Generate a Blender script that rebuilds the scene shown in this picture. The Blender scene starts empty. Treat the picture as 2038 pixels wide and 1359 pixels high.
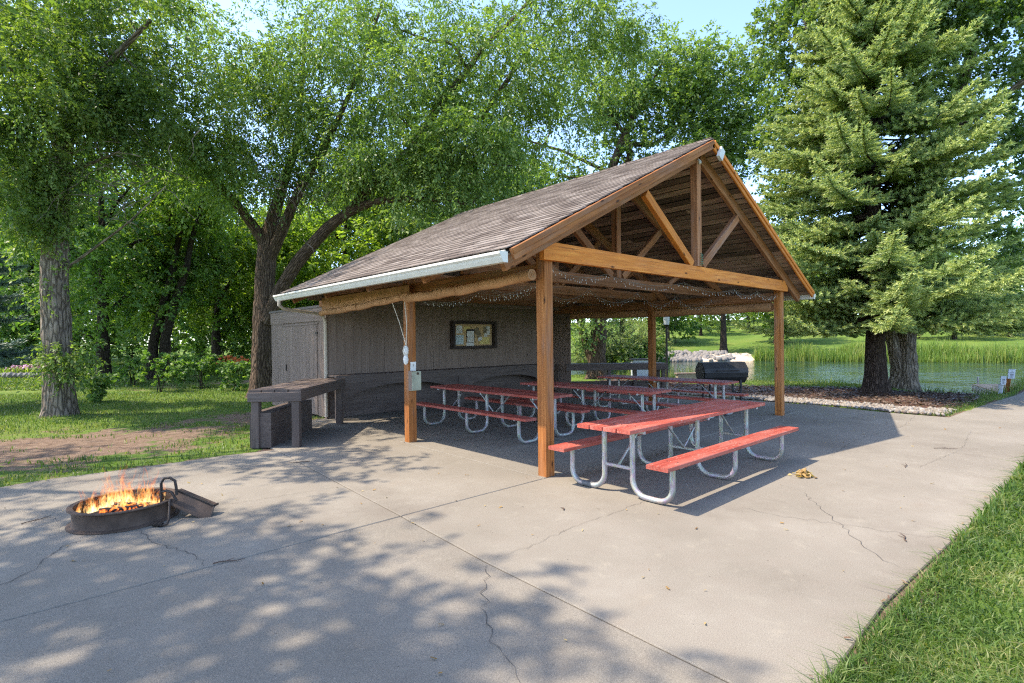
import bpy, math, random
import numpy as np
from mathutils import Vector, Matrix

random.seed(7)
RNG = np.random.default_rng(11)
SC = bpy.context.scene
COL = SC.collection
rad = math.radians

# ------------------------------------------------------------------ camera
CR = np.array([0.7387160405604324, -0.6739235664362351, -0.011208836718548878])   # camera right
CU = np.array([0.010838521625547498, -0.004750482433703169, 0.9999299772312158])  # camera up
CF = np.array([0.6739296238240979, 0.7387858008370982, -0.003795077574608137])    # camera forward
CP = np.array([-4.71190580538066, -4.563707361159078, 1.70])
FPX = 1064.1758
cam = bpy.data.cameras.new("camera")
cam.lens = 36.0 * FPX / 2038.0
cam.sensor_width = 36.0
cam.clip_start = 0.05
cam.clip_end = 2000.0
camo = bpy.data.objects.new("camera", cam)
COL.objects.link(camo)
mw = Matrix.Identity(4)
for i in range(3):
    mw[i][0] = CR[i]; mw[i][1] = CU[i]; mw[i][2] = -CF[i]; mw[i][3] = CP[i]
camo.matrix_world = mw
SC.camera = camo

# ------------------------------------------------------------------ light
SUN_DIR = Vector((-0.50, 0.40, 1.0)).normalized()      # towards the sun
world = bpy.data.worlds.new("World")
SC.world = world
world.use_nodes = True
wn = world.node_tree
sky = wn.nodes.new("ShaderNodeTexSky")
sky.sky_type = 'NISHITA'
sky.sun_disc = False
sky.sun_elevation = math.asin(SUN_DIR.z)
sky.sun_rotation = math.atan2(SUN_DIR.x, SUN_DIR.y)
sky.air_density = 0.64; sky.dust_density = 0.7; sky.ozone_density = 1.0
wn.links.new(sky.outputs[0], wn.nodes["Background"].inputs[0])
wn.nodes["Background"].inputs[1].default_value = 0.15
sl = bpy.data.lights.new("sun", 'SUN')
sl.energy = 2.0
sl.angle = rad(0.6)
sl.color = (1.0, 0.88, 0.72)
so = bpy.data.objects.new("sun", sl)
COL.objects.link(so)
so.rotation_euler = SUN_DIR.to_track_quat('Z', 'Y').to_euler()
so.location = (-20, 16, 40)
vs = SC.view_settings
vs.view_transform = 'Standard'; vs.look = 'None'; vs.gamma = 1.0
vs.use_curve_mapping = False
vs.exposure = 2.25
try:
    SC.cycles.use_denoising = False
    SC.cycles.filter_width = 1.2
    SC.cycles.diffuse_bounces = 8
    SC.cycles.sample_clamp_indirect = 6.0
    SC.cycles.max_bounces = 8
    SC.cycles.transparent_max_bounces = 12
    SC.cycles.transmission_bounces = 6
except Exception:
    pass

# ------------------------------------------------------------------ helpers
def P(px, py, d):
    """world point seen at photo pixel (px, py), d metres ahead of the camera"""
    return CP + d * (CF + CR * (px - 1019.0) / FPX - CU * (py - 679.5) / FPX)

ORG = {}

def link(o, parent=None):
    COL.objects.link(o)
    if parent is not None:
        o.parent = parent
        ORG[o.name] = ORG.get(parent.name, Vector((0, 0, 0)))
    return o

def tag(o, label=None, cat=None, group=None, kind=None):
    if label: o["label"] = label
    if cat: o["category"] = cat
    if group: o["group"] = group
    if kind: o["kind"] = kind
    return o

def thing(name, loc, label, cat, group=None, rz=0.0):
    o = bpy.data.objects.new(name, None)
    o.empty_display_size = 0.2
    o.location = loc
    o.rotation_euler = (0, 0, rz)
    COL.objects.link(o)
    ORG[o.name] = Vector(loc)
    return tag(o, label, cat, group)

def kids(o):
    return [c for c in COL.objects if c.parent == o]

def copy_tree(o, parent=None, kidmap=None):
    if kidmap is None:
        kidmap = {}
        for c in COL.objects:
            if c.parent is not None:
                kidmap.setdefault(c.parent.name, []).append(c)
    c = o.copy()
    COL.objects.link(c)
    if parent is not None:
        c.parent = parent
    for ch in kidmap.get(o.name, []):
        copy_tree(ch, c, kidmap)
    return c

def mesh_np(name, V, F, smooth=False, attrs=None):
    """V (n,3), F list of (m,k) arrays"""
    me = bpy.data.meshes.new(name)
    V = np.asarray(V, np.float32)
    if not isinstance(F, list): F = [F]
    me.vertices.add(len(V))
    me.vertices.foreach_set("co", V.ravel())
    nl = sum(f.size for f in F); npoly = sum(len(f) for f in F)
    me.loops.add(nl)
    me.loops.foreach_set("vertex_index", np.concatenate([f.ravel() for f in F]).astype(np.int32))
    me.polygons.add(npoly)
    tot = np.concatenate([np.full(len(f), f.shape[1], np.int32) for f in F])
    st = np.concatenate([[0], np.cumsum(tot)[:-1]]).astype(np.int32)
    me.polygons.foreach_set("loop_start", st)
    try:
        me.polygons.foreach_set("loop_total", tot)
    except Exception:
        pass
    if smooth:
        me.polygons.foreach_set("use_smooth", np.ones(npoly, bool))
    if attrs:
        for k, a in attrs.items():
            a = np.asarray(a, np.float32)
            if a.ndim == 1:
                at = me.attributes.new(k, 'FLOAT', 'POINT'); at.data.foreach_set("value", a)
            else:
                at = me.attributes.new(k, 'FLOAT_VECTOR', 'POINT'); at.data.foreach_set("vector", a.ravel())
    me.update(calc_edges=True)
    return me

def obj_np(name, V, F, mat, parent=None, smooth=False, attrs=None):
    V = np.asarray(V, np.float64)
    if parent is not None:
        V = V - np.array(ORG.get(parent.name, (0, 0, 0)))
    me = mesh_np(name, V, F, smooth, attrs)
    if mat: me.materials.append(mat)
    o = bpy.data.objects.new(name, me)
    return link(o, parent)

def unit(v):
    v = np.asarray(v, float); n = np.linalg.norm(v)
    return v / n if n > 1e-12 else v

class MB:
    def __init__(s):
        s.v = []; s.f = []; s.g = []
    def add(s, verts, faces, gc=None):
        b = len(s.v)
        s.v += [tuple(map(float, p)) for p in verts]
        s.f += [tuple(b + i for i in f) for f in faces]
        if gc is None:
            o = np.array([random.random() * 20 for _ in range(3)])
            gc = [np.asarray(p, float) + o for p in verts]
        s.g += [tuple(map(float, p)) for p in gc]
        return s
    def box(s, c, d, ax=None):
        c = np.asarray(c, float)
        A = np.eye(3) if ax is None else np.asarray(ax, float)
        V = []; G = []
        k = int(np.argmax(d)); o = np.array([random.random() * 20 for _ in range(3)])
        order = [k] + [i for i in range(3) if i != k]
        for x in (-.5, .5):
            for y in (-.5, .5):
                for z in (-.5, .5):
                    l = np.array([x * d[0], y * d[1], z * d[2]])
                    V.append(c + A[0] * l[0] + A[1] * l[1] + A[2] * l[2])
                    G.append(l[order] + o)
        F = [(0, 1, 3, 2), (4, 6, 7, 5), (0, 4, 5, 1), (2, 3, 7, 6), (0, 2, 6, 4), (1, 5, 7, 3)]
        return s.add(V, F, G)
    def beam(s, p0, p1, w, h, up=(0, 0, 1), ch=0.006):
        p0 = np.asarray(p0, float); p1 = np.asarray(p1, float)
        d = unit(p1 - p0); u = np.asarray(up, float); sd = unit(np.cross(d, u)); u = np.cross(sd, d)
        L = np.linalg.norm(p1 - p0)
        a, b = w / 2, h / 2
        ch = min(ch, a * .45, b * .45)
        cs = [(a - ch, -b), (a, -b + ch), (a, b - ch), (a - ch, b), (-a + ch, b), (-a, b - ch), (-a, -b + ch), (-a + ch, -b)]
        o = np.array([random.random() * 20 for _ in range(3)])
        V = []; G = []
        for t, e in ((0, p0), (L, p1)):
            for x, y in cs:
                V.append(e + sd * x + u * y); G.append(o + np.array([t, x, y]))
        n = 8
        F = [(i, (i + 1) % n, n + (i + 1) % n, n + i) for i in range(n)]
        F += [tuple(range(n))[::-1], tuple(range(n, 2 * n))]
        return s.add(V, F, G)
    def tube(s, path, r, n=8, cap=True, wob=None):
        path = [np.asarray(p, float) for p in path]
        m = len(path)
        R = r if hasattr(r, '__len__') else [r] * m
        d0 = unit(path[1] - path[0])
        ref = np.array([0, 0, 1.0]) if abs(d0[2]) < .9 else np.array([1.0, 0, 0])
        sd = unit(np.cross(d0, ref))
        V = []; G = []; L = 0
        o = np.array([random.random() * 20 for _ in range(3)])
        for i in range(m):
            if i: L += np.linalg.norm(path[i] - path[i - 1])
            d = unit(path[min(i + 1, m - 1)] - path[max(i - 1, 0)])
            sd = unit(sd - d * np.dot(sd, d)); u = np.cross(d, sd)
            for k in range(n):
                t = 2 * math.pi * k / n
                rr = R[i] * (wob(t, L) if wob else 1)
                V.append(path[i] + sd * math.cos(t) * rr + u * math.sin(t) * rr)
                G.append(o + np.array([L, math.cos(t) * R[i], math.sin(t) * R[i]]))
        F = []
        for i in range(m - 1):
            for k in range(n):
                k2 = (k + 1) % n
                F.append((i * n + k, i * n + k2, (i + 1) * n + k2, (i + 1) * n + k))
        if cap:
            F.append(tuple(range(n))[::-1]); F.append(tuple((m - 1) * n + k for k in range(n)))
        return s.add(V, F, G)
    def prism(s, pts, vec):
        """polygon pts extruded along vec"""
        pts = [np.asarray(p, float) for p in pts]; vec = np.asarray(vec, float); n = len(pts)
        V = pts + [p + vec for p in pts]
        F = [tuple(range(n))[::-1], tuple(range(n, 2 * n))]
        F += [(i, (i + 1) % n, n + (i + 1) % n, n + i) for i in range(n)]
        d = max(pts, key=lambda p: np.linalg.norm(p - pts[0])) - pts[0]
        e = unit(d); q = unit(vec); w = np.cross(e, q); o = np.array([random.random() * 20 for _ in range(3)])
        G = [o + np.array([np.dot(p, e), np.dot(p, q), np.dot(p, w)]) for p in V]
        return s.add(V, F, G)
    def build(s, name, mat, parent=None, smooth=False):
        o = ORG.get(parent.name, Vector((0, 0, 0))) if parent is not None else Vector((0, 0, 0))
        me = bpy.data.meshes.new(name)
        me.from_pydata([(a - o[0], b - o[1], c - o[2]) for a, b, c in s.v], [], s.f)
        at = me.attributes.new("gc", 'FLOAT_VECTOR', 'POINT')
        at.data.foreach_set("vector", np.asarray(s.g, np.float32).ravel())
        if smooth:
            me.polygons.foreach_set("use_smooth", np.ones(len(me.polygons), bool))
            try:
                me.set_sharp_from_angle(angle=rad(40))
            except Exception:
                pass
        if mat: me.materials.append(mat)
        ob = bpy.data.objects.new(name, me)
        return link(ob, parent)

def beam(p0, p1, w, h, name, mat, parent, up=(0, 0, 1), ch=.006):
    return MB().beam(p0, p1, w, h, up, ch).build(name, mat, parent)

def boxo(c, d, name, mat, parent, ax=None):
    return MB().box(c, d, ax).build(name, mat, parent)

# ------------------------------------------------------------------ materials
class NT:
    def __init__(s, name):
        s.m = bpy.data.materials.new(name); s.m.use_nodes = True
        s.t = s.m.node_tree; s.t.nodes.clear()
        s.out = s.n("ShaderNodeOutputMaterial")
    def n(s, typ, **kw):
        nd = s.t.nodes.new(typ)
        for k, v in kw.items():
            setattr(nd, k, v)
        return nd
    def l(s, a, b):
        s.t.links.new(a, b)
    def setin(s, nd, key, v):
        if v is None: return
        if hasattr(v, 'is_linked') or hasattr(v, 'links'):
            s.l(v, nd.inputs[key])
        else:
            nd.inputs[key].default_value = v
    def attr(s, nm, out="Vector"):
        a = s.n("ShaderNodeAttribute"); a.attribute_name = nm
        return a.outputs[out]
    def objco(s):
        return s.n("ShaderNodeTexCoord").outputs["Object"]
    def wpos(s):
        return s.n("ShaderNodeNewGeometry").outputs["Position"]
    def isl(s):
        return s.n("ShaderNodeNewGeometry").outputs["Random Per Island"]
    def orand(s):
        return s.n("ShaderNodeObjectInfo").outputs["Random"]
    def mapv(s, v, scale=(1, 1, 1), loc=(0, 0, 0)):
        m = s.n("ShaderNodeMapping"); s.l(v, m.inputs[0])
        m.inputs["Scale"].default_value = scale; m.inputs["Location"].default_value = loc
        return m.outputs[0]
    def noise(s, v, scale=5, detail=4, rough=.55, dist=0, out=0):
        m = s.n("ShaderNodeTexNoise"); s.l(v, m.inputs["Vector"])
        m.inputs["Scale"].default_value = scale; m.inputs["Detail"].default_value = detail
        m.inputs["Roughness"].default_value = rough; m.inputs["Distortion"].default_value = dist
        return m.outputs[out]
    def voro(s, v, scale=5, feature='F1', out="Distance", rnd=1):
        m = s.n("ShaderNodeTexVoronoi"); m.feature = feature; s.l(v, m.inputs["Vector"])
        m.inputs["Scale"].default_value = scale; m.inputs["Randomness"].default_value = rnd
        return m.outputs[out]
    def ramp(s, fac, stops, interp='LINEAR'):
        r = s.n("ShaderNodeValToRGB"); r.color_ramp.interpolation = interp
        e = r.color_ramp.elements
        while len(e) < len(stops): e.new(.5)
        for el, (p, c) in zip(e, stops):
            el.position = p; el.color = (c[0], c[1], c[2], 1) if hasattr(c, '__len__') else (c, c, c, 1)
        s.l(fac, r.inputs[0])
        return r.outputs[0]
    def mix(s, f, a, b, mode='MIX'):
        m = s.n("ShaderNodeMix"); m.data_type = 'RGBA'; m.blend_type = mode
        s.setin(m, 0, f)
        for k, v in ((6, a), (7, b)):
            if hasattr(v, '__len__') and len(v) == 3: v = (*v, 1)
            s.setin(m, k, v)
        return m.outputs[2]
    def math(s, op, a, b=None, c=None, clamp=False):
        m = s.n("ShaderNodeMath"); m.operation = op; m.use_clamp = clamp
        s.setin(m, 0, a)
        if b is not None: s.setin(m, 1, b)
        if c is not None: s.setin(m, 2, c)
        return m.outputs[0]
    def bump(s, h, strength=.3, dist=.01, normal=None):
        b = s.n("ShaderNodeBump"); s.l(h, b.inputs["Height"])
        b.inputs["Strength"].default_value = strength; b.inputs["Distance"].default_value = dist
        if normal is not None: s.l(normal, b.inputs["Normal"])
        return b.outputs[0]
    def pbr(s, col, rough=.7, metal=0.0, spec=.3, normal=None):
        b = s.n("ShaderNodeBsdfPrincipled")
        if hasattr(col, '__len__') and not hasattr(col, 'links') and len(col) == 3: col = (*col, 1)
        s.setin(b, "Base Color", col); s.setin(b, "Roughness", rough); s.setin(b, "Metallic", metal)
        s.setin(b, "Specular IOR Level", spec)
        if normal is not None: s.l(normal, b.inputs["Normal"])
        return b.outputs[0]
    def done(s, sh):
        s.l(sh, s.out.inputs[0]); return s.m

def wood_mat(name, dark, mid, light, rough=.75, knots=True, weather=0.0, var=.35):
    t = NT(name); g = t.attr("gc")
    gr = t.noise(t.mapv(g, (1.1, 22, 22)), 1.6, 6, .62, .4)
    big = t.noise(t.mapv(g, (.7, 3, 3)), 1.3, 3)
    c = t.ramp(gr, [(.30, dark), (.48, mid), (.68, light)])
    c = t.mix(t.ramp(big, [(.35, 0.0), (.68, .75)]), c, t.mix(.45, dark, mid))
    chk = t.noise(t.mapv(g, (.55, 30, 30), (5, 5, 5)), 1.5, 4, .6)
    c = t.mix(t.ramp(chk, [(.30, .85), (.38, 0.0)]), c, [x * .3 for x in dark])
    if weather:
        w = t.noise(t.mapv(g, (.8, 5, 5), (3, 1, 2)), 1.7, 5)
        c = t.mix(t.ramp(w, [(.5, 0.0), (.75, weather)]), c, (.26, .23, .20))
    if knots:
        k = t.voro(t.mapv(g, (2.2, 6.0, 6.0)), 1.0)
        c = t.mix(t.ramp(k, [(.05, .9), (.13, 0.0)]), c, [x * .25 for x in dark])
    r = t.orand(); ir = t.isl()
    v = t.math('ADD', t.math('MULTIPLY', r, var), 1.0 - var * .5)
    c = t.mix(1.0, c, v, 'MULTIPLY')
    nb = t.bump(gr, .35, .006)
    return t.done(t.pbr(c, rough, 0, .25, nb))

M = {}
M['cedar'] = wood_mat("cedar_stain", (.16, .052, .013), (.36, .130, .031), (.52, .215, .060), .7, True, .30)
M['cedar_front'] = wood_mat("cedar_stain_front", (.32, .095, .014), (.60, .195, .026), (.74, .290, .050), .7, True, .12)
M['truss'] = wood_mat("cedar_aged", (.15, .062, .026), (.30, .125, .050), (.44, .205, .090), .8, True, .45)
M['sheath'] = wood_mat("sheathing_wood", (.13, .080, .056), (.26, .168, .118), (.48, .34, .235), .85, False, .30, 1.1)
M['brown'] = wood_mat("brown_stain", (.170, .120, .092), (.222, .160, .124), (.270, .200, .160), .8, False, .08, .14)
M['dark'] = wood_mat("dark_brown_stain", (.072, .053, .044), (.112, .084, .070), (.15, .116, .098), .7, False, .12, .2)
M['weath'] = wood_mat("weathered_wood", (.22, .18, .13), (.36, .30, .22), (.48, .42, .32), .8, True)

def red_paint():
    t = NT("red_paint"); g = t.attr("gc")
    gr = t.noise(t.mapv(g, (1.0, 26, 26)), 1.6, 5, .6)
    b = t.noise(t.mapv(g, (1.2, 4, 4)), 1.5, 4)
    c = t.ramp(gr, [(.3, (.23, .036, .026)), (.55, (.37, .070, .044)), (.8, (.47, .118, .078))])
    c = t.mix(t.ramp(b, [(.42, 0.0), (.7, .6)]), c, (.44, .16, .12))
    ck = t.noise(t.mapv(g, (.8, 42, 42)), 1.5, 4, .6)
    c = t.mix(t.ramp(ck, [(.30, .8), (.39, 0.0)]), c, (.13, .022, .016))
    fl = t.noise(t.mapv(g, (9, 40, 40)), 2.2, 3)
    c = t.mix(t.ramp(fl, [(.63, 0.0), (.68, .75)]), c, (.52, .40, .32))
    c = t.mix(1.0, c, t.math('ADD', t.math('MULTIPLY', t.orand(), .3), .85), 'MULTIPLY')
    return t.done(t.pbr(c, .55, 0, .35, t.bump(gr, .25, .004)))
M['red'] = red_paint()

def galv():
    t = NT("galvanised_steel"); g = t.attr("gc")
    n = t.noise(t.mapv(g, (6, 30, 30)), 1.5, 5)
    v = t.voro(t.mapv(g, (14, 60, 60)), 1.0, out="Color")
    c = t.ramp(n, [(.3, (.26, .25, .235)), (.7, (.46, .45, .425))])
    c = t.mix(.12, c, v)
    c = t.mix(t.ramp(t.noise(g, 5, 4), [(.62, 0.0), (.75, .5)]), c, (.34, .29, .22))
    return t.done(t.pbr(c, .48, .55, .5, t.bump(n, .1, .003)))
M['galv'] = galv()

def simple(name, col, rough=.6, metal=0, var=.25, scale=6, spec=.3, bumpv=.1):
    t = NT(name); g = t.attr("gc")
    n = t.noise(g, scale, 5, .6)
    c = t.ramp(n, [(.25, [x * (1 - var) for x in col]), (.75, [min(1, x * (1 + var)) for x in col])])
    return t.done(t.pbr(c, rough, metal, spec, t.bump(t.noise(g, scale * 6, 3), bumpv, .004)))
M['deck_dark'] = simple("dark_roof_deck", (.035, .026, .02), .9, 0, .3)
M['white'] = simple("white_gutter", (.66, .62, .54), .45, 0, .1)
M['downspout'] = simple("tan_downspout", (.50, .42, .33), .5, 0, .15)
M['canvas'] = simple("tan_canvas", (.44, .235, .115), .9, 0, .25, 4, .1, .3)
M['iron'] = simple("dark_iron", (.045, .035, .028), .6, .35, .45, 9, .4, .35)
M['iron_rust'] = simple("rusty_iron", (.085, .058, .042), .75, .2, .45, 7, .3, .4)
M['grill'] = simple("black_grill_paint", (.026, .026, .028), .5, .2, .3, 5, .4)
M['grill_end'] = simple("worn_grill_end", (.10, .09, .08), .7, .2, .5, 6)
M['card'] = simple("white_card", (.75, .73, .68), .8, 0, .06)
M['ink'] = simple("dark_ink", (.03, .03, .03), .8, 0, .1)
M['greybox'] = simple("grey_wood_box", (.33, .34, .25), .8, 0, .3, 5)
M['rope'] = simple("pale_rope", (.62, .55, .44), .9, 0, .2)
M['cork'] = simple("cork_board", (.50, .34, .17), .9, 0, .2, 20)
M['lampwhite'] = simple("off_white_metal", (.62, .60, .55), .5, 0, .15)
M['green'] = simple("green_coil", (.08, .20, .12), .5, 0, .2)
M['pvc'] = simple("wire_dark", (.05, .06, .05), .6, 0, .2)
M['wire'] = simple("light_wire", (.16, .15, .12), .7, 0, .2)
M['bulb'] = simple("clear_bulb", (.80, .82, .78), .15, 0, .05, 6, .6)
M['panelgrey'] = simple("blue_grey_panel", (.46, .48, .52), .6, 0, .15)
M['deck'] = wood_mat("dock_deck", (.34, .22, .13), (.46, .31, .19), (.54, .39, .26), .75, False)
M['stone'] = simple("pale_stone", (.44, .40, .35), .9, 0, .35, 6, .2, .5)
M['tape'] = simple("grey_tape", (.10, .105, .11), .55, 0, .2)
M['ash'] = simple("ash_bed", (.10, .09, .08), .95, 0, .6, 20, .1, .6)
M['char'] = simple("charred_log", (.022, .018, .016), .9, 0, .6, 8, .2, .8)
M['pot'] = simple("terracotta", (.34, .15, .09), .8, 0, .2)

def paper(name, a, b, scale):
    t = NT(name); g = t.attr("gc")
    n = t.noise(t.mapv(g, (1, 3, 3)), scale, 3)
    return t.done(t.pbr(t.ramp(n, [(.45, a), (.58, b)]), .8, 0, .2))
M['paper1'] = paper("paper_white", (.72, .70, .64), (.52, .50, .46), 40)
M['paper2'] = paper("paper_blue", (.55, .62, .62), (.40, .46, .46), 50)
M['paper3'] = paper("paper_yellow", (.70, .58, .22), (.52, .38, .14), 30)
M['photo'] = paper("photo_print", (.10, .09, .06), (.35, .28, .18), 45)

def concrete():
    t = NT("concrete"); p = t.wpos()
    a = t.noise(p, .7, 5, .6); b = t.noise(p, 5.0, 6, .65); f = t.noise(p, 160, 3, .7); sp = t.noise(p, 45, 4, .7)
    c = t.ramp(a, [(.3, (.176, .155, .121)), (.55, (.226, .201, .161)), (.75, (.268, .242, .198))])
    c = t.mix(t.ramp(b, [(.4, 0.0), (.72, .45)]), c, (.205, .172, .135))
    c = t.mix(t.ramp(b, [(.28, .25), (.42, 0.0)]), c, (.36, .31, .235))
    c = t.mix(t.ramp(f, [(.34, .60), (.5, 0.0)]), c, (.09, .082, .072))
    c = t.mix(t.ramp(f, [(.56, 0.0), (.72, .45)]), c, (.46, .42, .36))
    c = t.mix(t.ramp(sp, [(.28, .35), (.4, 0.0)]), c, (.14, .125, .105))
    st = t.noise(t.mapv(p, (.5, .9, 1), (4, 2, 0)), 1.1, 4, .6)
    c = t.mix(t.ramp(st, [(.62, 0.0), (.78, .35)]), c, (.20, .145, .095))
    dk = t.noise(t.mapv(p, (1, 1, 1), (7, 3, 0)), .45, 6, .7)
    c = t.mix(t.ramp(dk, [(.54, 0.0), (.70, .55)]), c, (.118, .096, .074))
    fine = t.noise(p, 330, 2, .8)
    c = t.mix(t.ramp(fine, [(.36, .42), (.47, 0.0)]), c, (.085, .075, .065))
    vo = t.voro(p, 9.0)
    c = t.mix(t.ramp(vo, [(.03, .8), (.055, 0.0)]), c, (.055, .045, .036))
    v = t.math('ADD', t.math('MULTIPLY', t.orand(), .10), .95)
    c = t.mix(1.0, c, v, 'MULTIPLY')
    h = t.math('ADD', t.math('MULTIPLY', f, .5), sp)
    return t.done(t.pbr(c, .88, 0, .25, t.bump(h, .35, .004)))
M['concrete'] = concrete()

def shingle_mat():
    t = NT("asphalt_shingle"); g = t.attr("gc")
    r = t.math('FRACT', t.math('ADD', t.orand(), t.math('MULTIPLY', t.isl(), 1.7)))
    c = t.ramp(r, [(.0, (.100, .078, .066)), (.35, (.155, .126, .107)), (.7, (.205, .170, .146)), (1.0, (.26, .222, .194))])
    f = t.noise(g, 70, 3, .7)
    c = t.mix(t.ramp(f, [(.35, .55), (.55, 0.0)]), c, (.07, .058, .052))
    c = t.mix(t.ramp(f, [(.6, 0.0), (.75, .4)]), c, (.36, .32, .29))
    return t.done(t.pbr(c, .95, 0, .15, t.bump(f, .5, .006)))
M['shingle'] = shingle_mat()

def leaf_mat(name, dark, mid, light, trans=.42, tcol=None):
    t = NT(name)
    tint = t.attr("tint", "Fac"); ir = t.isl()
    f = t.math('ADD', t.math('MULTIPLY', tint, .55), t.math('MULTIPLY', ir, .45))
    c = t.ramp(f, [(.1, dark), (.5, mid), (.95, light)])
    h = t.n("ShaderNodeHueSaturation"); t.l(c, h.inputs["Color"])
    h.inputs["Hue"].default_value = .5; t.setin(h, "Value", t.math('ADD', t.math('MULTIPLY', t.orand(), .25), .88))
    c = h.outputs[0]
    d = t.pbr(c, .48, 0, .32)
    tr = t.n("ShaderNodeBsdfTranslucent")
    tc = t.mix(1.0, c, tcol or (1.55, 1.75, .5), 'MULTIPLY')
    t.l(tc, tr.inputs["Color"])
    mx = t.n("ShaderNodeMixShader"); mx.inputs[0].default_value = trans
    t.l(d, mx.inputs[1]); t.l(tr.outputs[0], mx.inputs[2])
    return t.done(mx.outputs[0])
M['leaf_elm'] = leaf_mat("elm_leaves", (.050, .098, .028), (.150, .225, .058), (.330, .390, .130), .37)
M['leaf_dark'] = leaf_mat("dark_leaves", (.050, .108, .030), (.115, .200, .050), (.220, .300, .080), .40)
M['leaf_yel'] = leaf_mat("yellow_green_leaves", (.080, .140, .028), (.190, .270, .048), (.320, .380, .080), .46)
M['leaf_olive'] = leaf_mat("olive_leaves", (.115, .145, .056), (.200, .240, .095), (.310, .335, .145), .38)
M['leaf_cot'] = leaf_mat("cottonwood_leaves", (.055, .108, .036), (.150, .222, .070), (.330, .385, .160), .37)
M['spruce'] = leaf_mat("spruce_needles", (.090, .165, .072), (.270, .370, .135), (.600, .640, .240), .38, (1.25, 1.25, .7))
M['spruce_blue'] = leaf_mat("blue_spruce_needles", (.050, .095, .065), (.095, .150, .105), (.160, .220, .155), .15, (1.1, 1.2, .9))
M['grass'] = leaf_mat("grass_blades", (.042, .085, .016), (.090, .150, .030), (.270, .255, .110), .36)
M['reed'] = leaf_mat("reed_leaves", (.080, .140, .028), (.150, .225, .048), (.300, .280, .100), .38)
M['pinkfl'] = simple("pink_petals", (.62, .34, .44), .7, 0, .3)
M['orangefl'] = simple("orange_petals", (.62, .14, .04), .7, 0, .3)

def bark(name, dark, mid, light, sc=1.0):
    t = NT(name); g = t.attr("gc")
    n = t.noise(t.mapv(g, (2.2 * sc, 15 * sc, 15 * sc)), 1.4, 6, .65, .8)
    v = t.voro(t.mapv(g, (3 * sc, 16 * sc, 16 * sc)), 1.0, 'DISTANCE_TO_EDGE')
    n2 = t.noise(g, 1.3, 3)
    c = t.ramp(n, [(.3, dark), (.52, mid), (.72, light)])
    c = t.mix(t.ramp(v, [(.02, .75), (.14, 0.0)]), c, [x * .45 for x in dark])
    c = t.mix(t.ramp(n2, [(.45, 0.0), (.75, .4)]), c, [x * .8 for x in mid])
    h = t.math('ADD', t.math('MULTIPLY', n, .6), t.ramp(v, [(0, 0.0), (.2, 1.0)]))
    return t.done(t.pbr(c, .95, 0, .15, t.bump(h, .9, .03)))
M['bark_tan'] = bark("tan_bark", (.10, .075, .055), (.25, .20, .155), (.42, .35, .28), .8)
M['bark_elm'] = bark("elm_bark", (.055, .036, .024), (.135, .092, .062), (.22, .16, .11), 1.0)
M['bark_dark'] = bark("dark_bark", (.025, .019, .014), (.060, .046, .034), (.11, .088, .066), 1.0)
M['bark_spruce'] = bark("spruce_bark", (.030, .021, .016), (.075, .052, .040), (.17, .13, .10), 1.6)

def lawn():
    t = NT("lawn"); p = t.wpos()
    a = t.noise(p, .25, 4); b = t.noise(p, 3.0, 5, .65); f = t.noise(t.mapv(p, (1, 1, .3)), 60, 4, .75)
    c = t.ramp(a, [(.3, (.060, .115, .018)), (.5, (.105, .175, .028)), (.72, (.165, .205, .042))])
    c = t.mix(t.ramp(b, [(.45, 0.0), (.75, .5)]), c, (.16, .165, .055))
    c = t.mix(t.ramp(f, [(.3, .65), (.5, 0.0)]), c, (.030, .055, .012))
    c = t.mix(t.ramp(f, [(.6, 0.0), (.75, .5)]), c, (.20, .24, .085))
    s = t.attr("soil", "Fac")
    e = t.math('ADD', s, t.math('MULTIPLY', t.math('SUBTRACT', t.noise(p, 1.5, 8, .75), .5), 2.2))
    soil = t.ramp(t.noise(p, 9, 6, .7), [(.3, (.11, .072, .048)), (.5, (.185, .128, .090)), (.7, (.26, .19, .135))])
    c = t.mix(t.ramp(e, [(.45, 0.0), (.62, 1.0)]), c, soil)
    h = t.math('ADD', f, t.math('MULTIPLY', b, .8))
    return t.done(t.pbr(c, .95, 0, .1, t.bump(h, .8, .03)))
M['lawn'] = lawn()

def mulch():
    t = NT("mulch"); p = t.wpos()
    v = t.voro(t.mapv(p, (18, 30, 24)), 1.0, out="Color"); n = t.noise(p, 30, 5, .7)
    c = t.ramp(n, [(.3, (.045, .026, .018)), (.55, (.105, .062, .042)), (.75, (.21, .135, .095))])
    c = t.mix(.25, c, t.mix(1.0, v, (.14, .08, .055), 'MULTIPLY'))
    return t.done(t.pbr(c, .95, 0, .1, t.bump(n, 1.0, .03)))
M['mulch'] = mulch()

def rock_mat():
    t = NT("river_rock"); r = t.isl(); g = t.wpos()
    c = t.ramp(r, [(0, (.14, .112, .086)), (.3, (.22, .188, .152)), (.6, (.28, .245, .20)), (.8, (.20, .19, .18)), (1, (.38, .345, .30))])
    n = t.noise(g, 25, 4)
    c = t.mix(t.ramp(n, [(.4, .35), (.6, 0.0)]), c, (.24, .20, .17))
    return t.done(t.pbr(c, .8, 0, .25, t.bump(n, .4, .01)))
M['rock'] = rock_mat()

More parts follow.
